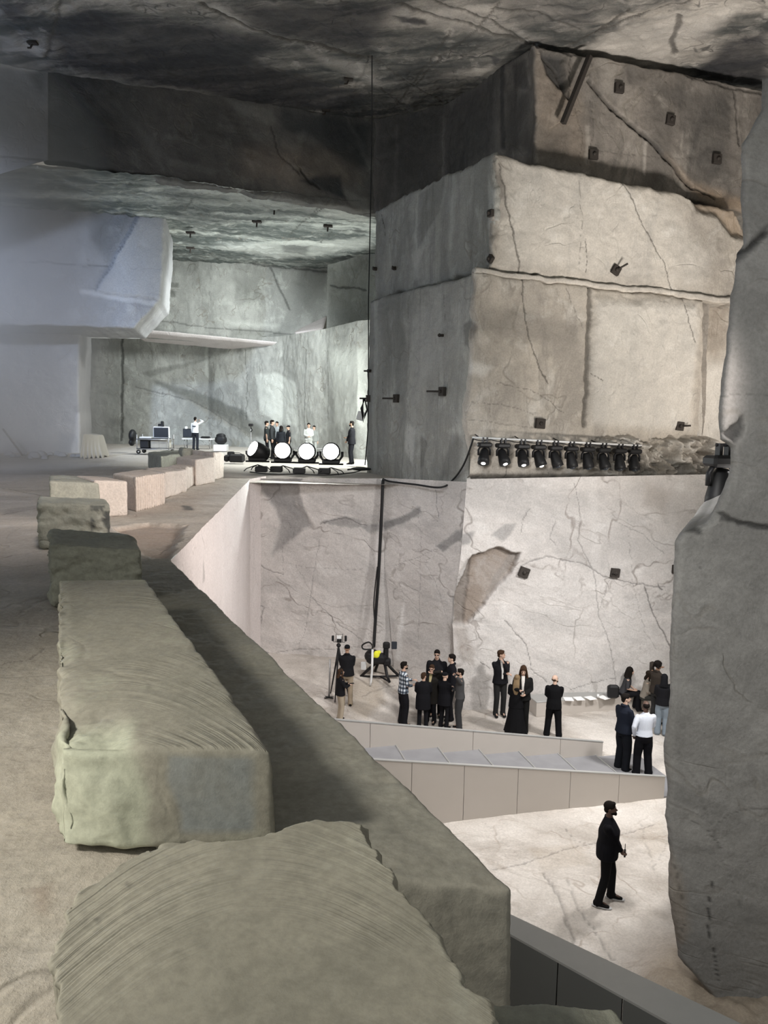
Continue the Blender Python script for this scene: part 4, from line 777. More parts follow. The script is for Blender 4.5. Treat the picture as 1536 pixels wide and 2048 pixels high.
# at the bench, right
BENCHZ=.60
def bp(x,y): p=atz(x,y,BENCHZ);return p
s1=atz(1247,1418,.03);person((s1[0],s1[1]+.10,.03),105,1.74,top='tee',tc=(.045,.045,.05),bc=(.008,.008,.010),bottom='wide',L='lap',R='lap',sit=.40,hair='scarf',hc='black',skin=0,lean=.25,label='person with long black hair in a grey short-sleeved top seated on the low bench')
s2=atz(1287,1424,.03);person((s2[0],s2[1]+.0,.03),110,1.74,top='shirt',tc=(.30,.27,.23),bc=(.05,.05,.045),L='lap',R='lap',sit=.40,hair='bob',hc='dark',skin=3,lean=.15,glasses=True,label='person in a beige patterned top and dark glasses seated by the wall')
person_at(1309,1448,1324,60,top='hoodie',tc=(.035,.028,.023),bc=(.03,.03,.03),L='face',R='belly',hair='afro',hc='black',skin=1,label='person with a large black afro in a brown top standing beside the bench')
j,ji=person_at(1322,1470,1350,20,top='hoodie',tc=(.010,.010,.012),bc=(.20,.24,.28),L='belly',R='belly',hair='hood',hc='black',skin=0,bottom='wide',label='person in a black hooded top and faded blue jeans near the rock edge')
person_at(1341,1458,1352,30,top='coat',tc=(.012,.012,.012),hair='short',skin=0,label='person in dark clothes mostly hidden behind the near rock edge')
person_at(1243,1541,1388,60,top='jacket',tc=(.012,.015,.024),bc=(.008,.009,.012),L='belly',R='belly',hair='short',skin=3,bottom='wide',headturn=30,inner=(.03,.03,.03),label='young person in a navy jacket beside the person in the white shirt')
person_at(1284,1552,1403,-5,top='shirt',tc=(.62,.66,.74),bc=(.006,.006,.008),bottom='wide',L='hip',R='belly',hair='thin',skin=2,hem=.97,stance=.15,fat=1.05,label='person in a white shirt and wide black trousers with back turned')
# upper level
g2='people behind the floor spotlights'
ZU=6.76
person_at(703,929,842,-75,z=ZU,top='suit',tc=(.010,.010,.012),L='clasp',R='belly',hair='short',skin=1,beard=True,label='person in a black suit standing on the upper ledge right of the spotlights')
person_at(391,900,834,10,z=ZU,top='shirt',tc=(.72,.74,.74),bc=(.02,.022,.028),L='pocket',R=(.22,.16,1.62),hair='short',skin=0,label='person in a white printed long-sleeve top taking a picture beside the monitor table')
W1=[x for x in SC.objects if x.get('label','').startswith('person in a white printed')][0]
m=MB();m.box((0,-.150,1.28),(.20,.012,.055));m.build('printed_patch',cloth((.03,.035,.05)),W1)
for (x,yf,yh,dg,kw) in [(533,916,842,80,dict(tc=(.03,.035,.035),top='tee',label='person in a dark grey t-shirt at the left of the group behind the spotlights')),
  (544,918,840,85,dict(tc=(.035,.038,.04),top='jacket',label='tall person in a dark top behind the second spotlight from the left')),
  (554,911,843,200,dict(tc=(.30,.33,.35),top='shirt',label='person in a pale shirt facing the camera in the upper group')),
  (562,919,853,10,dict(tc=(.016,.018,.022),top='jacket',hair='bob',label='shorter long-haired person in black between taller people in the upper group')),
  (577,916,851,250,dict(tc=(.016,.017,.02),top='tee',hair='cap',label='person in a black t-shirt and cap, right end of the upper group')),
  (617,917,846,170,dict(tc=(.38,.39,.38),top='jacket',bc=(.40,.41,.40),L='belly',R='belly',label='person in pale grey clothes behind the third spotlight')),
  (628,915,856,200,dict(tc=(.20,.21,.20),top='jacket',bc=(.3,.31,.3),label='person in grey close behind the pale-clothed person on the ledge'))]:
    person_at(x,yf,yh,dg,z=ZU,skin=0,**kw)
# ================================================================== STONE BLOCKS OF THE LEDGE
def b8(f,bk,z0,z1,sl=0):
    (a,b),(d,c)=f,bk    # plan: front-left, front-right, back-left, back-right
    return [(*a,z0),(*b,z0),(*c,z0),(*d,z0),(*a,z1),(*b,z1),(*c,z1+sl),(*d,z1+sl)]
def P2(x,y,z): p=atz(x,y,z);return (p[0],p[1])
# long base beam
bm=b8((P2(862,1838,6.75),P2(1028,1782,6.75)),((-3.95,10.9),P2(338,1118,6.75)),4.6,6.76)
bm[0]=(bm[0][0]-1.2,bm[0][1]-.05,4.6);bm[4]=(bm[4][0]-1.2,bm[4][1]+.35,6.76)
bm[1]=(bm[1][0]+.08,bm[1][1]+.05,4.6);bm[2]=(bm[2][0]+.0,bm[2][1],4.6)
def beamfn(q,P,N,d,M4):
    f=sst(-P[:,2],-6.6,-6.0)*sst(-q[:,1],-.03,0);M4[:,0]=np.maximum(M4[:,0],.25*f*sst(fbm(P,2,4,7),-.1,.4))  # darkens the near end face, its shade put into the colour
    return d,M4
rblock('stone_beam',bm,.018,'beam',.035,.026,2.6,fn=beamfn,label='long sawn marble beam running along the ledge rim beside the slabs',cat='stone beam')
# slab one (far, arched saw marks, broken near end)
Z1=7.2
def s1fn(q,P,N,d,M4):
    x,y,z=q[:,0],q[:,1],q[:,2]
    lf=sst(-x,-.12,0)*(1-sst(y,.9,1))           # rough left flank
    d=d+lf*.05*fbm(P,7,4,3)-.02*lf
    rt=sst(x,.93,1)*.03*np.abs(fbm(P,5,4,9));d=d-rt
    nb=sst(-y,-.16,-.10)*sst(-x,-.40,-.22);d=d+nb*.05*fbm(P,4,5,19,.6)-.05*nb*sst(z,.9,1)
    M4[:,2]=np.maximum(M4[:,2],.85*sst(-y,-.12,-.03)*sst(-x+.25*fbm(P,2,3,5),-.42,-.32))
    nf=sst(-y,-.02,0);M4[:,3]=np.maximum(M4[:,3],nf*.9*sst(x+.08*fbm(P,4,3,8),.48,.54)*sst(-x+.05*fbm(P,5,3,18),-.93,-.88)*sst(z,.1,.2)*sst(-z,-.95,-.88))
    return d,M4
c=b8((P2(112,1490,Z1),P2(545,1500,Z1)),(P2(118,1160,Z1),P2(292,1158,Z1)),6.74,Z1)
c[0]=(*P2(115,1700,6.74),6.74);c[1]=(*P2(556,1690,6.74),6.74)
rblock('stone_slab',c,.018,'slab',.022,.012,1.5,fn=s1fn,chip=1.0,label='long flat marble slab with curved saw marks, second nearest on the beam',cat='stone slab')
# nearest slab
Z2=7.3
L2=[(285,1702),(190,1760),(132,1830),(108,1940),(108,2060),(90,2200),(60,2400)];R2=[(285,1700),(560,1648),(640,1645),(725,1655),(740,1690),(790,1740),(822,1800),(862,1850),(905,1920),(930,1962),(1000,1998),(1110,2008),(1215,1995),(1275,2040),(1330,2120),(1380,2400)]
def s2f(P,q,M4,Nn):
    x,y=P[:,0],P[:,1]
    return P,M4
Lw=[atz(*p,Z2) for p in [(288,1703),(186,1765),(128,1835),(108,1940),(106,2060),(80,2300)]]
Rw=[atz(*p,Z2) for p in [(640,1645),(728,1655),(742,1690),(790,1742),(822,1800),(862,1850),(905,1925),(932,1962),(985,1992),(1000,2010),(1010,2300)]]
face('stone_slab',('h',Z2),Lw,Rw,.0065,'slab2',.010,1.5,raw=True,skirt=.62,sdir=(.10,.05,-1),bev=.012,jag=.085,jf=5.5,jd=.07,rough=.25,skr=14,
 dark=[([(170,1815),(195,1810),(200,1850),(180,1850)],.2,.02),([(205,1835),(225,1830),(222,1845)],.45,.008),([(262,1772),(275,1775),(272,1782),(260,1780)],.35,.006)],
 lite=[([(790,1745),(850,1840),(905,1925),(960,1990),(985,2048),(940,2048),(880,1930),(820,1830),(775,1760)],.3,.03)],
 crack=[([(300,1702),(560,1650)],.012,.006,.25)],label='broad marble slab with curved saw marks and chipped edge, nearest the viewer',cat='stone slab')
# broken tongue at its right foot
tz=6.95
tg=[P2(930,1975,tz),P2(1330,2200,tz),P2(1270,2030,tz),P2(985,1998,tz)]
rblock('stone_slab',[(*P2(850,2200,tz),6.3),(*P2(1400,2250,tz),6.3),(*P2(1268,2025,tz),6.3),(*P2(930,1985,tz),6.3),(*P2(850,2200,tz),tz),(*P2(1400,2250,tz),tz),(*P2(1232,2000,tz),tz),(*P2(930,1985,tz),tz)],.012,'gblock',.05,.03,3,label='low broken stone shard at the foot of the nearest slab, lower right',cat='stone slab')
# rough blocks further back
def frontblk(x0,x1,yb0,yb1,yt,dep,mat,label,z0=6.75,r=.05,amp=.03,res=.035,dirv=(-.42,1),fn=None,yt1=None,chip=.6,seed=0,group=None,shift=0):
    a=atz(x0,yb0,z0);b=atz(x1,yb1,z0);z1=atY(x0,yt,a[1])[2];z1b=atY(x1,yt1 or yt,b[1])[2];d=np.array([*dirv])/np.linalg.norm(dirv)*dep
    c=[(a[0],a[1],z0),(b[0],b[1],z0),(b[0]+d[0],b[1]+d[1],z0),(a[0]+d[0],a[1]+d[1],z0),(a[0],a[1],z1),(b[0],b[1],z1b),(b[0]+d[0],b[1]+d[1],z1b),(a[0]+d[0],a[1]+d[1],z1)]
    return rblock('stone_block',c,res,mat,r,amp,2.5,fn=fn,label=label,cat='stone block',group=group,chip=chip,seed=seed)
def roughfront(q,P,N,d,M4):
    f=sst(-q[:,1],-.06,0);s=sst(-q[:,0],-.06,0);d=d+np.maximum(f,s)*.07*fbm(P*np.array([1,1,2.2]),5,5,3,.65);return d,M4
def ribs(q,P,N,d,M4):
    f=sst(-q[:,1],-.03,0);w=np.sin(q[:,0]*13*2*math.pi+1.5*fbm(P,1.2,3,4));d=d+f*.035*w;M4[:,2]=np.maximum(M4[:,2],f*.35);return d,M4  # grooved front also painted lighter for the light striking it
def lit_front(q,P,N,d,M4):
    f=sst(-q[:,1],-.02,0);M4[:,2]=np.maximum(M4[:,2],f*.35);return d,M4  # front face lightened in colour for the light falling on it
def dotted(q,P,N,d,M4):
    d,M4=roughfront(q,P,N,d,M4);f=sst(-q[:,1],-.03,0)*sst(q[:,0],.68,.75);M4[:,0]=np.maximum(M4[:,0],f*.9*sst(fbm(P,9,3,6),.02,.2));M4[:,2]=np.maximum(M4[:,2],f*.6*sst(fbm(P,7,3,16),.05,.3));return d,M4
frontblk(104,288,1215,1208,1088,1.2,'gblock','rough split marble block just behind the long arched slab',r=.06,amp=.04,res=.022,fn=roughfront,yt1=1100)
frontblk(80,222,1100,1090,1006,.95,'gblock','low rough block with speckled broken right end, behind the split block',r=.05,amp=.03,res=.03,fn=dotted,yt1=1010)
frontblk(101,200,1040,1035,962,1.5,'gblock','flat grey block behind the speckled block, left of the pale block',r=.05,amp=.03,res=.04,yt1=966)
bl='rough-cut blocks in a row along the ledge'
frontblk(190,256,1035,1031,960,1.15,'block','smooth pale cubic block, nearest of the row along the ledge',r=.03,amp=.015,fn=lit_front,yt1=963,dirv=(-.75,1))
frontblk(272,331,1024,1008,955,1.3,'block','block with vertical drill grooves on its pale front',r=.04,amp=.02,res=.02,fn=ribs,yt1=946,dirv=(-.8,1))
frontblk(331,375,997,984,944,1.3,'block','pale squarish block right of the grooved block',r=.06,amp=.035,fn=lit_front,yt1=940,dirv=(-.75,1))
frontblk(373,396,982,966,936,1.0,'block','narrow rounded block between the squarish and the tall pale blocks',r=.08,amp=.05,yt1=930,dirv=(-.9,1))
frontblk(392,430,972,965,920,1.4,'block','tall pale block with a clean pinkish front near the end of the row',r=.04,amp=.03,fn=lit_front,yt1=914,dirv=(-.75,1))
frontblk(428,448,961,955,905,1.6,'block','farthest narrow block of the row, next to the black cases',r=.05,amp=.03,yt1=906,dirv=(-.75,1))
frontblk(322,392,945,938,912,2.4,'gblock','low wide block behind the row, beneath the equipment cart',r=.06,amp=.05,yt1=905,dirv=(-.5,1))
frontblk(366,400,915,915,897,1.0,'gblock','small broken chunk lying on top of the back row',r=.1,amp=.08,z0=7.35,yt1=902)
# tarp covered pallet
p0=atz(160,916,6.75);p1=atz(207,913,6.75)
def tarpfn(q,P,N,d,M4):
    s=1-q[:,2];d=d+.07*np.sin(q[:,0]*26+P[:,1]*5)*s*sst(s,0,.6)+.05*s;return d,M4
z1=atY(165,868,p0[1])[2]
rblock('covered_pallet',[(p0[0],p0[1],6.75),(p1[0],p1[1],6.75),(p1[0]-.2,p1[1]+1.4,6.75),(p0[0]-.2,p0[1]+1.4,6.75),(p0[0]+.1,p0[1]+.15,z1),(p1[0]-.22,p1[1]+.15,z1-.1),(p1[0]-.4,p1[1]+1.2,z1-.1),(p0[0],p0[1]+1.2,z1)],.04,'tarp',.12,.03,2,fn=tarpfn,label='pallet draped in a dusty canvas beside the hazy left wall',cat='covered pallet')
# rubble at the foot of the left wall
for i in range(16):
    x=20+i*10.5+random.uniform(-4,4);y=912+random.uniform(-4,6)
    p=atz(x,y,6.75);s=random.uniform(.10,.28);rblock('rubble_stone',[(p[0]-s,p[1]-s,6.72),(p[0]+s,p[1]-s*.8,6.72),(p[0]+s*.8,p[1]+s,6.72),(p[0]-s*.9,p[1]+s,6.72),(p[0]-s*.5,p[1]-s*.5,6.72+s),(p[0]+s*.5,p[1]-s*.3,6.72+s*.8),(p[0]+s*.3,p[1]+s*.5,6.72+s*.9),(p[0]-s*.4,p[1]+s*.4,6.72+s)],.12,'left',.05,.03,3,label='small rubble stone at the foot of the hazy left wall',cat='rubble',group='rubble stones at the foot of the left wall')
m=MB();m.tube([atz(45,910,6.76),atY(6,858,atz(45,910,6.76)[1]+1)],.045,6);tag(m.build('wooden_pole',M['orange'],None,True),'thin wooden pole leaning against the hazy left wall','pole')
# ================================================================== STAIRCASE AND LOW WALLS
f0=np.array(P2(1328,1597,0));f1=np.array(P2(890,1645,0));sd=(f1-f0)/np.linalg.norm(f1-f0);Lf=9.0
fe=f0+sd*Lf
zt=lambda x,y: atpl(x,y,f0,f1)
tr=zt(1328,1555);tlx=zt(780,1523);slope=(tlx[2]-tr[2])/np.linalg.norm(tlx[:2]-tr[:2])
def parapet(o,sd,L,z0,sl,th,ins,npan,lens,label,mat='panel'):
    """panelled parapet with a sloping top: o right end (plan)"""
    e=empty('parapet_wall',(0,0,0),0,label,'parapet');nrm=np.array([-sd[1],sd[0]])
    if nrm[1]<0:nrm=-nrm
    nrm=nrm*ins;x=0
    for ln in lens:
        a=o+sd*(x+.006);b=o+sd*(x+ln-.006);za=z0+sl*x;zb=z0+sl*(x+ln);m=MB();n=nrm*th
        V=[(*a,-.3),(*b,-.3),(*(b+n),-.3),(*(a+n),-.3),(*a,za),(*b,zb),(*(b+n),zb),(*(a+n),za)]
        m.add(V,[(0,1,5,4),(1,2,6,5),(2,3,7,6),(3,0,4,7),(4,5,6,7),(3,2,1,0)]);m.build('wall_panel',M[mat],e);x+=ln
    m=MB();a=o-sd*.008;b=o+sd*x;n=nrm*(th+.012);q=-nrm*.008
    V=[(*(a+q),z0),(*(b+q),z0+sl*x),(*(b+n),z0+sl*x),(*(a+n),z0),(*(a+q),z0+.02),(*(b+q),z0+sl*x+.02),(*(b+n),z0+sl*x+.02),(*(a+n),z0+.02)]
    m.add(V,[(0,1,5,4),(1,2,6,5),(2,3,7,6),(3,0,4,7),(4,5,6,7),(3,2,1,0)]);m.build('cap_rail',M['capm'],e);return e
xs=[1328,1236,1138,1033,925,820];sx=[np.linalg.norm(zt(x,1560+ (1328-x)*.05)[:2]-f0) for x in xs];lens=[b-a for a,b in zip(sx[:-1],sx[1:])]+[1.3,1.3,1.3]
parapet(f0,sd,Lf,tr[2],slope,.06,1,0,lens,'front beige-panelled low wall of the staircase')
bp0=atz(1205,1512,.05);bo=np.array([bp0[0],bp0[1]]);bq=bo+sd*5
tb=atpl(1205,1485,bo,bq);tb2=atpl(700,1443,bo,bq);sl2=(tb2[2]-tb[2])/np.linalg.norm(tb2[:2]-tb[:2])
xs=[1205,1120,945,739];sx=[np.linalg.norm(atpl(x,1485-(1205-x)*.08,bo,bq)[:2]-bo) for x in xs];lens=[b-a for a,b in zip(sx[:-1],sx[1:])]+[2.0]
parapet(bo,sd,8,tb[2],sl2,.06,1,0,lens,'rear grey low wall of the staircase')
st=empty('staircase',(0,0,0),0,'wide grey metal staircase with shallow treads between two low walls','staircase')
nose=[(1191,1508),(1120,1502),(1047,1496),(968,1488),(873,1473),(792,1464)]
ns=[atpl(x,y,bo,bq) for x,y in nose];dist=[np.linalg.norm(n[:2]-bo) for n in ns]
wv=f0-bo;wv=wv-(wv@sd)*sd  # across, back to front
dist=[dist[0]+ (dist[-1]-dist[0])/5*i for i in range(8)];zz=[max(.04,tb[2]-.33)+ (slope*.9)*(d-dist[0]) for d in dist]
zz=[zz[0]+ (zz[-1]-zz[0])/7*i for i in range(8)]
for i in range(7):
    a=bo+sd*dist[i];b=bo+sd*dist[i+1];z=zz[i];zp=(zz[i-1] if i else 0);m=MB()
    w2=wv*.985-sd*0;k=.02
    V=[(*a,zp-.0),(*(a+w2),zp-.0),(*a,z),(*(a+w2),z),(*(b),z),(*(b+w2),z),(*a,z-.03),(*(a+w2),z-.03)]
    V=[(*a,-.05),(*(a+w2),-.05),(*(b+w2),-.05),(*b,-.05),(*a,z),(*(a+w2),z),(*(b+w2),z+.0),(*b,z+.0)]
    m.add(V,[(0,1,5,4),(1,2,6,5),(2,3,7,6),(3,0,4,7),(4,5,6,7),(3,2,1,0)]);tr_=m.build('tread',M['tread'],st)
    m=MB();m.tube([(*a,z+.006),(*(a+w2),z+.006)],.018,6);m.build('nosing',M['capm'],tr_)
m=MB();a=bo+sd*(dist[0]-1.2);b=bo+sd*dist[0];V=[(*a,0),(*(a+wv*.985),0),(*(b+wv*.985),0),(*b,0),(*a,.03),(*(a+wv*.985),.03),(*(b+wv*.985),.05),(*b,.05)]
m.add(V,[(0,1,5,4),(1,2,6,5),(2,3,7,6),(3,0,4,7),(4,5,6,7),(3,2,1,0)]);m.build('tread',M['tread'],st)
# near stage wall, bottom right
e=empty('parapet_wall',(0,0,0),0,'dark grey low wall with a broad pale cap at the lower right','parapet')
zc=2.2
q=[P2(900,1771,zc),P2(1560,2084,zc),P2(1560,2168,zc),P2(900,1801,zc)]
m=MB();V=[(*x,zc-.03) for x in q]+[(*x,zc) for x in q];m.add(V,[(0,1,5,4),(1,2,6,5),(2,3,7,6),(3,0,4,7),(4,5,6,7),(3,2,1,0)]);m.build('cap_rail',M['capm'],e)
k=5
for i in range(k):
    t0,t1=i/k+.002,(i+1)/k-.002;A=np.array(q[3]);Bq=np.array(q[2]);A2=np.array(q[0]);B2=np.array(q[1]);a=A+(Bq-A)*t0;b=A+(Bq-A)*t1;c_=A2+(B2-A2)*t1;d_=A2+(B2-A2)*t0
    m=MB();V=[(*x,-.2) for x in (a,b,c_,d_)]+[(*x,zc-.03) for x in (a,b,c_,d_)];m.add(V,[(0,1,5,4),(1,2,6,5),(2,3,7,6),(3,0,4,7),(4,5,6,7),(3,2,1,0)]);m.build('wall_panel',M['panel2'],e)
# bench with papers
ba=np.array(P2(1072,1432,0.03));bb=np.array(P2(1238,1418,.03));ud=(bb-ba)/np.linalg.norm(bb-ba);nb=np.array([-ud[1],ud[0]]);bz=atY(1078,1404,ba[1])[2];bw=.62
e=empty('bench',(float(ba[0]),float(ba[1]),0),math.atan2(ud[1],ud[0]),'long low beige bench against the marble wall with papers on it','bench');BL=4.6
m=MB();m.box((BL/2,bw/2,bz-.02),(BL,bw,.04),bev=.01);m.build('bench_top',M['capm'],e)
m=MB();m.box((BL/2,bw/2,(bz-.04)/2),(BL-.02,bw-.02,bz-.04));m.build('bench_body',M['panel'],e)
for i,(x,y) in enumerate([(1137,1398.5),(1158,1397.5),(1181,1396.5),(1208,1395.5)]):
    p=atz(x,y,bz);m=MB();m.box((0,0,.006),(.26,.30,.01),rz=.2*i);o=m.build('paper_sheet',M['paper']);o.location=(p[0],p[1],bz);tag(o,'white paper sheet lying on the long low bench','paper','paper sheets on the bench')
p=atz(1196,1395,bz);m=MB();m.tube([(0,0,0),(0,0,.10)],[.03,.035],10);o=m.build('paper_cup',M['paper'],None,True);o.location=(p[0],p[1],bz);tag(o,'small white cup standing between papers on the bench','cup')
p=atz(1232,1404,bz);m=MB();m.box((0,0,.2),(.34,.2,.40),bev=.05);o=m.build('shoulder_bag',M['blk']);o.location=(p[0],p[1]+.35,bz);tag(o,'black bag standing on the bench beside the seated person','bag')
# ================================================================== STAGE LIGHTING
def place(o,p,rz=0): o.location=tuple(float(v) for v in p);o.rotation_euler=(0,0,rz);return o
def floor_spot(px,py,yl,aim,label,r=.27):
    p=atz(px,py,6.76);e=empty('stage_spotlight',tuple(map(float,p)),0,label,'spotlight','spotlights standing on the ledge');zl=atY(px,yl,p[1])[2]-p[2]
    m=MB();
    for a in range(4): t=a*math.pi/2+.6;m.tube([(0,0,.22),(.42*math.cos(t),.42*math.sin(t),.10),(.52*math.cos(t),.52*math.sin(t),.01)],.018,6)
    m.tube([(-.42,0,.34),(.42,0,.34)],.03,6);m.build('stand',M['blkm'],e,True)
    m=MB();m.box((0,0,.42),(.60,.36,.12),bev=.03);m.build('base_box',M['blk'],e)
    m=MB();d=Vector(aim).normalized()
    m.tube([(-.38,0,zl),(-.38,0,.62),(-.28,0,.47),(.28,0,.47),(.38,0,.62),(.38,0,zl)],[(.06,.045)]*6,8,ref=(0,1,0))
    m.build('yoke',M['blkm'],e,True)
    c=Vector((0,0,zl));m=MB();m.tube([c-d*.42,c-d*.36,c-d*.05,c+d*.20],[.20,.28,.31,r+.03],20);m.build('lamp_head',M['blk'],e,True)
    m=MB();m.tube([c+d*.19,c+d*.225],[r,r*.98],24);m.build('lens',M['lens'],e,True)
    for k in range(6): pass
    return e,p,zl,d
SP=[(515,942,902,(-.9,-.7,.55),'leftmost floor spotlight, turned aside to the left'),(566,944,901,(.02,-1,.05),'second floor spotlight from the left, facing the camera'),(614,945,903,(0,-1,.05),'third floor spotlight from the left, facing the camera'),(662,948,903,(0,-1,.03),'rightmost floor spotlight, the brightest, nearest the suited person')]
SPL=[floor_spot(*a) for a in SP]
for i,(e,p,zl,d) in enumerate(SPL):
    c=Vector(p)+Vector((0,0,zl))+d*.30
    lamp('spot_beam','SPOT',tuple(c),tuple(c+d*5+Vector((0,0,1.0))),500,(.95,1,.97),.2,120,.6)
    m=MB();m.box((0,0,.1),(.42,.3,.2),bev=.03);o=m.build('power_box',M['blk']);q=atz([525,555,600,650][i],[943,943,946,947][i],6.76);o.location=(q[0],q[1]-.25,6.76);tag(o,['black power box at the foot of the leftmost floor spotlight','black power box at the foot of the second floor spotlight','black power box left of the third floor spotlight','black power box at the foot of the rightmost floor spotlight'][i],'power box','power boxes under the floor spotlights')
# hanging bar of moving lights
def moving_light(p,label,s=1.0,aim=(.1,-.45,-1),lit=False,group='moving lights under the pillar lip'):
    e=empty('moving_light',tuple(map(float,p)),math.atan2(RD[1],RD[0]),label,'stage light',group);e.scale=(s,s,s);d=Vector(aim).normalized()
    m=MB();m.box((-.05,0,-.05),(.04,.08,.14));m.box((.06,0,-.05),(.04,.08,.14));m.build('clamp',M['blkm'],e)
    m=MB();m.box((0,0,-.17),(.36,.24,.12),bev=.03);m.build('base_box',M['blk'],e)
    m=MB();m.tube([(-.16,0,-.44),(-.16,0,-.30),(-.11,0,-.225),(.11,0,-.225),(.16,0,-.30),(.16,0,-.44)],[(.04,.025)]*6,8,ref=(0,1,0));m.build('yoke',M['blkm'],e,True)
    c=Vector((0,0,-.42));m=MB();m.tube([c-d*.16,c-d*.10,c+d*.05,c+d*.16,c+d*.26],[.07,.11,.13,.15,.15],14);m.build('lamp_head',M['blk'],e,True)
    m=MB();
    if lit: m.ell(c+d*.265,(.06,.06,.03),12,6,d.to_track_quat('Z','Y').to_matrix())
    else: m.tube([c+d*.25,c+d*.30],[.12,.04],12)
    m.build('lens',M['glint'] if lit else M['screen'],e,True);return e
LP=rp(-.55)
N10=['leftmost','second from the left','third from the left','fourth from the left','fifth from the left','fifth from the right','fourth from the right','third from the right','second from the right','rightmost']
xs=[968,1003,1041,1073,1106,1138,1171,1204,1238,1269]
be=empty('light_bar',(0,0,0),0,'horizontal pipe carrying ten black stage lights under the pillar lip','pipe')
a=atpl(945,875,*LP[1:]);b=atpl(1283,891,*LP[1:]);m=MB();m.tube([a,b],.03,8);m.build('pipe',M['wht'],be,True)
m=MB()
for i in range(5):
    t=.04+.23*i;q=a+(b-a)*min(t,.98);m.tube([q,q+np.array([-.1,.9,.12])],.02,6)
m.build('wall_bracket',M['blkm'],be,True)
m=MB();pts=[]
for i in range(60):
    t=i/59;q=a+(b-a)*t;pts.append(q+np.array([0,-.02,-.03-.05*abs(math.sin(t*math.pi*10))]))
m.tube(pts,.014,5);m.build('cable_run',M['blk'],be,True)
for i,x in enumerate(xs):
    t=(x-945)/(1283-945);q=a+(b-a)*t;aim=[(-.25,-.45,-.8),(.1,-.5,-.8),(.0,-.45,-.85),(.25,-.3,-.9),(.25,-.3,-.9),(.15,-.2,-1),(.15,-.2,-1),(.2,-.3,-1),(.05,-.2,-1),(.0,-.2,-1)][i]
    moving_light(q,'black stage light on the pipe, %s'%N10[i],1.12,aim,i<4 )
q=atY(1446,900,16.5);moving_light(q+np.array([0,0,.1]),'large black stage light half hidden behind the near right rock',1.9,(-.2,-.2,-1),False,None)
e=empty('truss_arm',(0,0,0),0,'short dark pipe holding the large stage light at the right rock','pipe');m=MB();m.tube([q+np.array([-.15,0,.1]),q+np.array([1.5,.2,.12])],.035,8);m.build('pipe',M['blkm'],e,True)
# ================================================================== ROCK ANCHORS (plate + bolt)
def anchor(x,y,pl,label,rot=0,s=.30,rod=.25,mat='iron',rd=None):
    p=atpl(x,y,*pl[1:]);dd=np.array(pl[2],float)-np.array(pl[1],float);dd/=np.linalg.norm(dd);n=np.array([dd[1],-dd[0]]);
    if n[1]>0:n=-n
    rz=math.atan2(n[1],n[0])+math.pi/2;e=empty('anchor_plate',(float(p[0]+n[0]*.08),float(p[1]+n[1]*.08),float(p[2])),rz,label,'rock anchor','rock anchor plates')
    R=Matrix.Rotation(rot,3,'Y');m=MB();m.box((0,.03,0),(s,.12,s),bev=.012);m.V=[tuple(R@Vector(v)) for v in m.V];m.build('plate',M[mat],e)
    m=MB();m.tube([(0,0,0),(rd or (0.02,-rod,.01))],.03,8);m.ell((0,-.05,0),(.06,.04,.06),8,6);m.build('bolt',M['iron'],e,True)
rgt=rp(0);mid=rp(.1)
for (x,y,pl,lb,rot,s,rod,rd) in [
 (1237,177,TP,'rusty anchor plate high on the top tier, left of the highest pair',0,.30,.1,None),(1339,241,TP,'rusty anchor plate on the top tier, right of the long crack',.1,.30,.1,None),(1185,310,TP,'square anchor plate just above the jagged tier edge, left',0,.30,.1,None),(1432,319,TP,'small anchor plate low on the top tier near the near rock',0,.30,.1,None),
 (984,427,PL2,'anchor plate near the pillar corner, upper of two',0,.2,.1,None),(984,518,PL2,'tilted anchor plate near the pillar corner, lower of two',.75,.2,.1,None),
 (1230,541,mid,'dusty anchor plate with a raised rod on the middle tier',.5,.27,.3,(.22,-.25,.16)),(1079,847,rgt,'square dark anchor plate above the stage lights, left',.06,.30,.1,None),(1357,852,rgt,'square dark anchor plate with short rod above the stage lights, right',.1,.28,.25,(.25,-.2,.02)),
 (887,783,PL,'anchor plate with a rod pointing left on the pillar flank, nearest the corner',0,.28,.5,(-.38,-.3,.0)),(795,797,PL,'anchor plate with a rod pointing left, middle of the pillar flank',0,.28,.5,(-.38,-.3,.0)),(753,538,PL2,'small dark anchor at the far edge of the pillar flank',0,.12,.2,(.15,-.15,.02)),(792,537,PL2,'small dark anchor on the middle tier flank',0,.12,.2,(.15,-.15,.02)),(886,671,PL,'tiny dark anchor midway up the pillar flank',0,.08,.15,(0,-.1,.0)),(742,742,PL,'small anchor at the thin cable on the pillar edge',0,.10,.2,(-.2,-.1,0)),
 (1047,1144,LR,'black tilted anchor plate on the pale wall beside the brown patch',.35,.30,.08,(.1,-.1,.05)),(1229,1145,LR,'black anchor plate on the pale wall right of the thin crack',.1,.27,.15,(-.1,-.12,.02)),(1352,1138,LR,'black anchor plate peeking out beside the near rock edge',0,.27,.1,None)]:
    anchor(x,y,pl,lb,rot,s,rod,rd=rd)
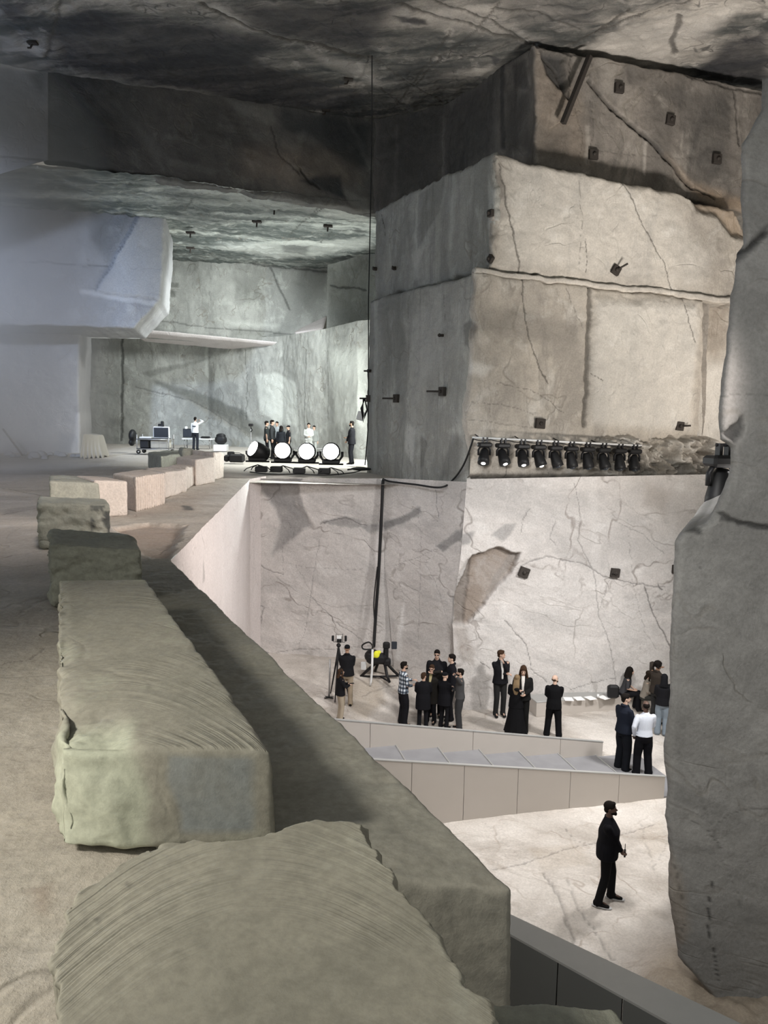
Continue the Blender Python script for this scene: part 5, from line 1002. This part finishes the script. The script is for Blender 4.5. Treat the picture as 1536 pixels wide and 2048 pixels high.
# ceiling hooks
for (x,y,z,lb) in [(697,155,20,'dark hook fixed to the ceiling left of the thin cable'),(65,82,20,'dark hook in the ceiling at the far left'),(652,217,20,'tiny hook at the end of the dark ceiling stain')]:
    p=atz(x,y,z);m=MB();m.box((0,0,-.06),(.30,.2,.07),bev=.01);m.tube([(0,0,-.08),(-.05,-.05,-.22),(-.12,-.1,-.24)],.03,6);o=m.build('ceiling_hook',M['iron']);place(o,p);tag(o,lb,'ceiling hook','ceiling hooks')
for i,(x,y) in enumerate([(549,415),(514,441),(381,463),(381,494),(656,450)]):
    p=atz(x,y,17.1);m=MB();m.box((0,0,-.05),(.40,.25,.08),bev=.01);m.tube([(0,0,-.05),(-.02,0,-.28)],.035,6);o=m.build('ceiling_hook',M['iron']);place(o,p);tag(o,'small dark bolt hanging from the low ceiling, '+['highest near the dark mass','left of the highest one','upper of the two far left ones','lower of the two far left ones','rightmost of them'][i],'ceiling hook','ceiling hooks')
# iron bar leaning on the top tier
a=atpl(1174,122,*TP[1:]);b=atpl(1121,255,*TP[1:]);m=MB();off=np.array([0,-.35,0]);m.tube([a+off,b+off],[(.10,.07)]*2,4);tag(m.build('iron_beam',M['iron'],None),'slanting rusty iron beam in front of the top tier','iron beam')
# ================================================================== CABLES
def cable(pts,r,label,name='cable',mat='blk',smooth=True):
    P=[np.array(p,float) for p in pts];Q=[]
    if smooth and len(P)>2:
        for i in range(len(P)-1):
            p0=P[max(i-1,0)];p1=P[i];p2=P[i+1];p3=P[min(i+2,len(P)-1)]
            for t in np.linspace(0,1,8,endpoint=False):
                Q.append(.5*((2*p1)+(-p0+p2)*t+(2*p0-5*p1+4*p2-p3)*t*t+(-p0+3*p1-3*p2+p3)*t**3))
        Q.append(P[-1])
    else: Q=P
    m=MB();m.tube(Q,r,6);return tag(m.build(name,M[mat],None,True),label,'cable')
lw=lambda x,y,o=-.12: atpl(x,y,(0,25.2),PC)+np.array([0,o,0])
cable([lw(766,958),lw(762,1050,-.2),lw(757,1150,-.25),lw(752,1220,-.3),lw(748,1285,-.5)],.05,'thick black cable hanging down the pale lower wall')
cable([lw(755,1130,-.3),lw(748,1200,-.4),lw(750,1250,-.5),lw(744,1290,-.8)],.02,'thin black cable beside the thick hanging cable near the floor')
pr=np.array(gl(745,1370));c0=atY(748,1288,pr[1]);cable([lw(748,1286,-.5),c0+np.array([-.15,-.0,.05]),atY(725,1290,pr[1]),atY(727,1298,pr[1]),atY(744,1299,pr[1])],.025,'loop of black cable bent over the top of the white post')
cable([lw(766,957),lw(780,962,-.2),lw(830,968,-.2),lw(880,973,-.3),atpl(905,958,*PL[1:])+np.array([0,-.2,0]),atpl(925,925,*PL[1:])+np.array([0,-.5,0]),atpl(947,876,*rp(-.5)[1:])],.03,'black cable running along the wall rim up to the light pipe')
cable([atz(744,112,19.9)+np.array([.0,.1,0])*0,atpl(744,240,(-1,29.0),(0,29)),atpl(741,420,(-1,29.),(0,29)),atpl(737,600,(-1,29.),(0,29)),atpl(737,790,(-1,29.),(0,29)),atpl(736,860,(-1,29.),(0,29)),atpl(730,930,(-1,29.),(0,29))],.022,'long thin black cable dropping from the ceiling along the pillar edge',smooth=False)
# coiled cable with a grey box on the pillar edge
pc=atpl(733,797,(-1,28.9),(0,28.9));e=empty('cable_coil',tuple(map(float,pc)),0,'black coiled cables hanging from a hook at the pillar edge','cable coil')
m=MB();m.box((.06,0,0),(.16,.2,.24));m.tube([(-.25,0,0),(.05,0,0)],.03,6);m.build('hook',M['iron'],e)
for k in range(5):
    m=MB();w=.05+.02*k;m.tube([(-.12+.02*k,-.05,0),(-.12-w+.05,-.07,-.35),(-.1,-.07,-.65-.05*k),(.0+w*.3,-.05,-.4),(-.06,-.05,0)],.018,5);m.build('cable_loop',M['blk'],e,True)
pb=atpl(721,832,(-1,28.9),(0,28.9));m=MB();m.box((0,0,0),(.24,.14,.32),bev=.02,rz=.2);o=m.build('junction_box',M['wht']);place(o,pb);o.rotation_euler=(0,.25,0);tag(o,'pale grey junction box hanging below the coiled cables','junction box')
# white post with curved foot
m=MB();b_=np.array(gl(740,1372));m.tube([atY(745,1299,b_[1]),atY(744,1340,b_[1]),atY(742,1362,b_[1]),b_],.035,8);tag(m.build('white_post',M['wht'],None,True),'white post standing in front of the low black camera rig','post')
# thin pole on a base
b_=np.array(gl(658,1396));e=empty('pole_stand',tuple(map(float,b_)),0,'thin grey pole on a flat foot left of the camera operator','pole stand');h=atY(661,1318,b_[1])[2]-b_[2]
m=MB();m.tube([(0,0,.02),(0.02,0,h)],.025,8);m.build('pole',M['steel'],e,True);m=MB();m.box((0,0,.01),(.3,.06,.02),rz=.5);m.box((0,0,.01),(.3,.06,.02),rz=-.6);m.build('foot',M['blkm'],e)
# camera tripod
b_=np.array(gl(676,1398));e=empty('camera_tripod',tuple(map(float,b_)),0,'tall black tripod with a camera and two side screens, left of the operator','tripod');h=atY(684,1292,b_[1])[2]-b_[2]
for a in(.3,2.4,4.5):
    m=MB();m.tube([(0,0,h-.05),(.16*math.cos(a),.16*math.sin(a),h*.5),(.34*math.cos(a),.34*math.sin(a),0)],[.03,.025,.016],6);m.build('leg',M['blkm'],e,True)
m=MB();m.tube([(0,0,h-.35),(0,0,h+.08)],.035,8);m.ell((0,0,h+.02),(.07,.07,.06));m.build('centre_column',M['blk'],e,True)
m=MB();m.box((.02,0,h+.20),(.14,.2,.16),bev=.015);m.tube([(.02,.1,h+.2),(.02,.22,h+.2)],.05,10);m.build('camera_body',M['blk'],e)
m=MB()
for s in(-1,1): m.tube([(.02,0,h+.12),(.02+s*.17,0,h+.12),(.02+s*.17,0,h+.28)],.010,5)
m.tube([(.02-.1,0,h+.12),(-.08,0,h+.36),(.12,0,h+.36),(.12,0,h+.12)],.010,5);m.build('cage',M['blkm'],e,True)
for s in(-1,1): m=MB();m.box((.02+s*.19,-.03,h+.24),(.07,.09,.16),bev=.01);m.build('side_screen',M['blk'],e)
m=MB();m.box((.02,-.11,h+.30),(.13,.015,.10));m.build('viewfinder',M['wht'],e)
# low black camera rig with yellow cloth
b_=np.array(gl(760,1360));e=empty('camera_rig',tuple(map(float,b_)),0,'low black camera rig on splayed legs with a yellow cloth, at the wall foot','camera rig')
for k,(x,y) in enumerate(((-.62,.15),(.62,.25),(.30,-.35),(-.2,.5))):
    m=MB();m.tube([(.12 if x>0 else -.05,0,.62),(x*.7,y*.7,.22),(x,y,.03)],[.05,.045,.04],6);m.build('leg',M['blk'],e,True)
m=MB();m.tube([(-.62,.15,.05),(.0,.0,.10),(.62,.25,.05)],.03,6);m.tube([(0,0,.1),(.30,-.35,.05)],.03,6);m.build('brace',M['blkm'],e,True)
m=MB();m.box((-.12,0,.68),(.62,.40,.30),bev=.08);m.ell((-.25,0,.75),(.25,.2,.22));m.box((.2,0,.58),(.25,.3,.22),bev=.05);m.build('rig_body',M['blk'],e)
m=MB();m.tube([(.16,0,.7),(.17,0,1.0),(.2,0,1.15)],[.09,.08,.06],10);m.box((.18,0,1.10),(.22,.2,.2),bev=.04);m.build('camera_head',M['blk'],e)
m=MB();m.box((.42,-.05,1.12),(.17,.05,.24),bev=.015);m.build('monitor',M['screen'],e)
m=MB();m.ell((-.12,-.18,.86),(.10,.05,.12));m.ell((-.05,-.17,.93),(.07,.05,.06));m.ell((-.2,-.16,.8),(.06,.04,.07));link('yellow_cloth',remesh(m.V,m.F,.012,1),M['yellow'],e)
m=MB();m.box((-.52,-.05,.45),(.16,.12,.24),bev=.02);m.build('battery_box',M['wht'],e)
# ================================================================== EQUIPMENT ON THE UPPER LEDGE
def EP(x,y): p=atz(x,y,6.76);return (float(p[0]),float(p[1]),6.76)
# rolling cart (width from picture)
c0=atz(262,908,6.76);c1=atz(347,908,6.76);wdt=np.linalg.norm(c1-c0);S=wdt/85.
e=empty('equipment_cart',tuple(map(float,atz(306,908,6.76))),0,'wheeled equipment cart loaded with cases and a monitor, beside the covered pallet','cart')
m=MB()
for x in(-33,33):
    for y in(0,.9): m.tube([(x*S,y,.2),(x*S,y,40*S)],.03,6)
for z in(10,30): 
    m.tube([(-33*S,0,z*S),(33*S,0,z*S)],.03,6);m.tube([(-33*S,.9,z*S),(33*S,.9,z*S)],.03,6)
for x in(-33,33): m.tube([(x*S,0,30*S),(x*S,.9,30*S)],.03,6);m.tube([(x*S,0,10*S),(x*S,.9,10*S)],.03,6)
m.build('frame',M['steel'],e,True)
m=MB();m.box((0,.45,10*S),(66*S,.9,.06));m.box((-2*S,.45,30*S),(60*S,.9,.08));m.build('shelf',M['blkm'],e)
for x in(-30,30):
    for y in(0,.9): m=MB();m.tube([(x*S-.0,y-.05,4.2*S),(x*S,y+.05,4.2*S)],[4.2*S]*2,14);o=m.build('wheel',M['blk'],e,True);h_=MB();h_.tube([(x*S,y-.07,4.2*S),(x*S,y+.07,4.2*S)],[1.7*S]*2,10);h_.build('hub',M['steel'],o,True)
def onledge(name,x,y,z,d,mat,label,cat,bev=.03,group=None,rz=0,p=None):
    q=Vector(e.location) if p is None else Vector(p);m=MB();m.box((0,0,d[2]/2),d,bev=bev,rz=rz);o=m.build(name,M[mat]);o.location=(q.x+x,q.y+y,q.z+z);return tag(o,label,cat,group)
onledge('equipment_case',2*S,.45,11.5*S,(18*S,.6,17*S),'tarp','grey case on the lower shelf of the cart, left of the larger one','case')
onledge('equipment_case',20*S,.45,11.5*S,(20*S,.6,18*S),'tarp','larger grey case on the lower shelf of the cart','case')
onledge('black_crate',-20*S,.45,11.5*S,(18*S,.6,17*S),'blk','black crate at the left of the cart shelf','crate')
onledge('paper_stack',-18*S,.45,32*S,(24*S,.6,3*S),'wht','low pale stack of boards on the left of the cart top','boards',.01)
mon=empty('monitor',(e.location.x+14*S,e.location.y+.3,6.76+32*S),0,'large monitor with a pale frame standing on the cart','monitor')
m=MB();m.box((0,.06,12.5*S),(34*S,.10,24*S),bev=.02);m.build('bezel',M['wht'],mon);m=MB();m.box((0,0,12.5*S),(30*S,.03,20*S));m.build('screen',M['screen'],mon)
q=empty('small_camera',(e.location.x+13*S,e.location.y+.35,6.76+57*S),0,'small black camera on top of the cart monitor','camera');m=MB();m.box((-2*S,0,3*S),(7*S,.15,5*S),bev=.02);m.tube([(3*S,0,0),(4*S,0,10*S)],[.09,.05],6);m.box((3*S,0,7*S),(5*S,.15,8*S),bev=.02);m.build('camera_body',M['blk'],q)
q=EP(266,905);e2=empty('round_bag',(q[0],q[1],q[2]+.22),0,'round black padded bag hanging at the left end of the cart','bag');m=MB();m.ell((0,0,26*S),(8*S,.35,14*S),16,12);m.ell((-2*S,0,12*S),(6*S,.3,8*S),12,8);link('bag_body',remesh(m.V,m.F,.04,2),M['blk'],e2)
# table with monitor
p=Vector(EP(372,897));S2=1.0*S*1.12;tb_=empty('folding_table',tuple(p),0,'folding table with grey top behind the marble blocks','table');tl_=62*S2
m=MB();m.box((tl_*.4,.3,21*S2),(tl_*1.05,.8,.06));m.build('tabletop',M['wht'],tb_)
for x in(-.05,.82):
    for y in(0,.6): m=MB();m.tube([(x*tl_,y,0),(x*tl_,y,21*S2)],.025,6);m.build('leg',M['steel'],tb_,True)
m=MB();m.tube([(0,0,6*S2),(.3*tl_,0,19*S2)],.015,5);m.tube([(.8*tl_,0,6*S2),(.5*tl_,0,19*S2)],.015,5);m.build('brace',M['steel'],tb_,True)
mon=empty('monitor',(p.x+1*S2,p.y+.25,p.z+22*S2),0,'smaller dark monitor on the folding table beside the photographer','monitor');m=MB();m.box((0,.05,11*S2),(20*S2,.08,19*S2),bev=.02);m.build('bezel',M['blkm'],mon);m=MB();m.box((0,0,11*S2),(18*S2,.03,16*S2));m.build('screen',M['screen'],mon)
o=onledge('transmitter',-2*S2,.3,41.5*S2,(6*S2,.12,6*S2),'wht','small white and black transmitter above the smaller monitor','transmitter',p=p)
o=onledge('soft_case',40*S2,.3,21.5*S2,(20*S2,.4,5*S2),'blk','long black soft case lying on the right of the folding table','case',.06,p=p)
# black bags, cases, grey box
q=EP(442,902);e3=empty('backpack',q,0,'black rounded backpack standing on a grey box behind the block row','backpack');k=S*1.15
m=MB();m.box((0,0,.35+9*k),(24*k,.4,18*k),bev=.14);m.ell((0,0,.35+18*k),(10*k,.18,4*k));link('bag_body',remesh(m.V,m.F,.04,3),M['blk'],e3)
m=MB();m.box((0,0,.17),(26*k,.6,.34),bev=.02);o=m.build('grey_box',M['wht']);o.location=q;tag(o,'flat grey box under the black backpack','box')
q=EP(474,924);kk=.0215;m=MB();m.box((0,0,.16),(.62,.45,.34),bev=.06);m.box((-.42,0,.15),(.2,.35,.28),bev=.06);m.tube([(-.2,0,.33),(-.1,0,.38),(.1,0,.38),(.2,0,.33)],.015,5);o=m.build('duffel_bag',M['blk']);o.location=q;tag(o,'black duffel bag on the ledge left of the spotlights','bag')
q=EP(462,915);m=MB();m.box((0,0,.14),(.3,.3,.26),bev=.04);o=m.build('black_case',M['blk']);o.location=(q[0],q[1],q[2]);tag(o,'small black case beside the duffel bag','case')
# light stand with small lamp
q=EP(502,918);e4=empty('lamp_stand',q,0,'thin stand carrying a small black lamp behind the leftmost spotlight','lamp stand');h=atY(504,850,q[1])[2]-6.76
m=MB();m.tube([(0,0,0),(0,0,h)],.02,6)
for a in(0,2.1,4.2): m.tube([(0,0,.5),(.35*math.cos(a),.35*math.sin(a),0)],.015,5)
m.build('stand',M['steel'],e4,True);m=MB();m.box((0,0,h),(.20,.15,.12),bev=.02);m.tube([(0,0,h-.3),(.05,0,h-.22),(0,0,h-.12)],.03,6);m.build('lamp_head',M['blk'],e4)
# small table behind the spotlights, box at the pillar foot
q=EP(614,914);e5=empty('low_table',q,0,'low grey table behind the third spotlight','table');m=MB();m.box((0,0,.42),(1.5,.6,.05));m.build('tabletop',M['steel'],e5)
for x in(-.7,.7):
    for y in(-.25,.25): m=MB();m.tube([(x,y,0),(x,y,.42)],.02,6);m.build('leg',M['steel'],e5,True)
q=EP(722,930);m=MB();m.box((0,0,.1),(.5,.4,.2),bev=.02);o=m.build('white_box',M['wht']);o.location=q;tag(o,'flat white box on the ledge at the pillar foot','box')
q=EP(722,941);m=MB();m.ell((0,0,.06),(.38,.2,.07));m.tube([(-.5,0,.02),(-.2,.1,.06),(.2,-.1,.06)],.03,6);o=m.build('cable_heap',M['blk'],None,True);o.location=q;tag(o,'small heap of black cable on the ledge rim at the pillar foot','cable')
cable([EP(500,944),EP(540,948),EP(600,948),EP(650,950),EP(700,946),EP(722,941)],.02,'thin black power cable lying along the ledge in front of the spotlights')
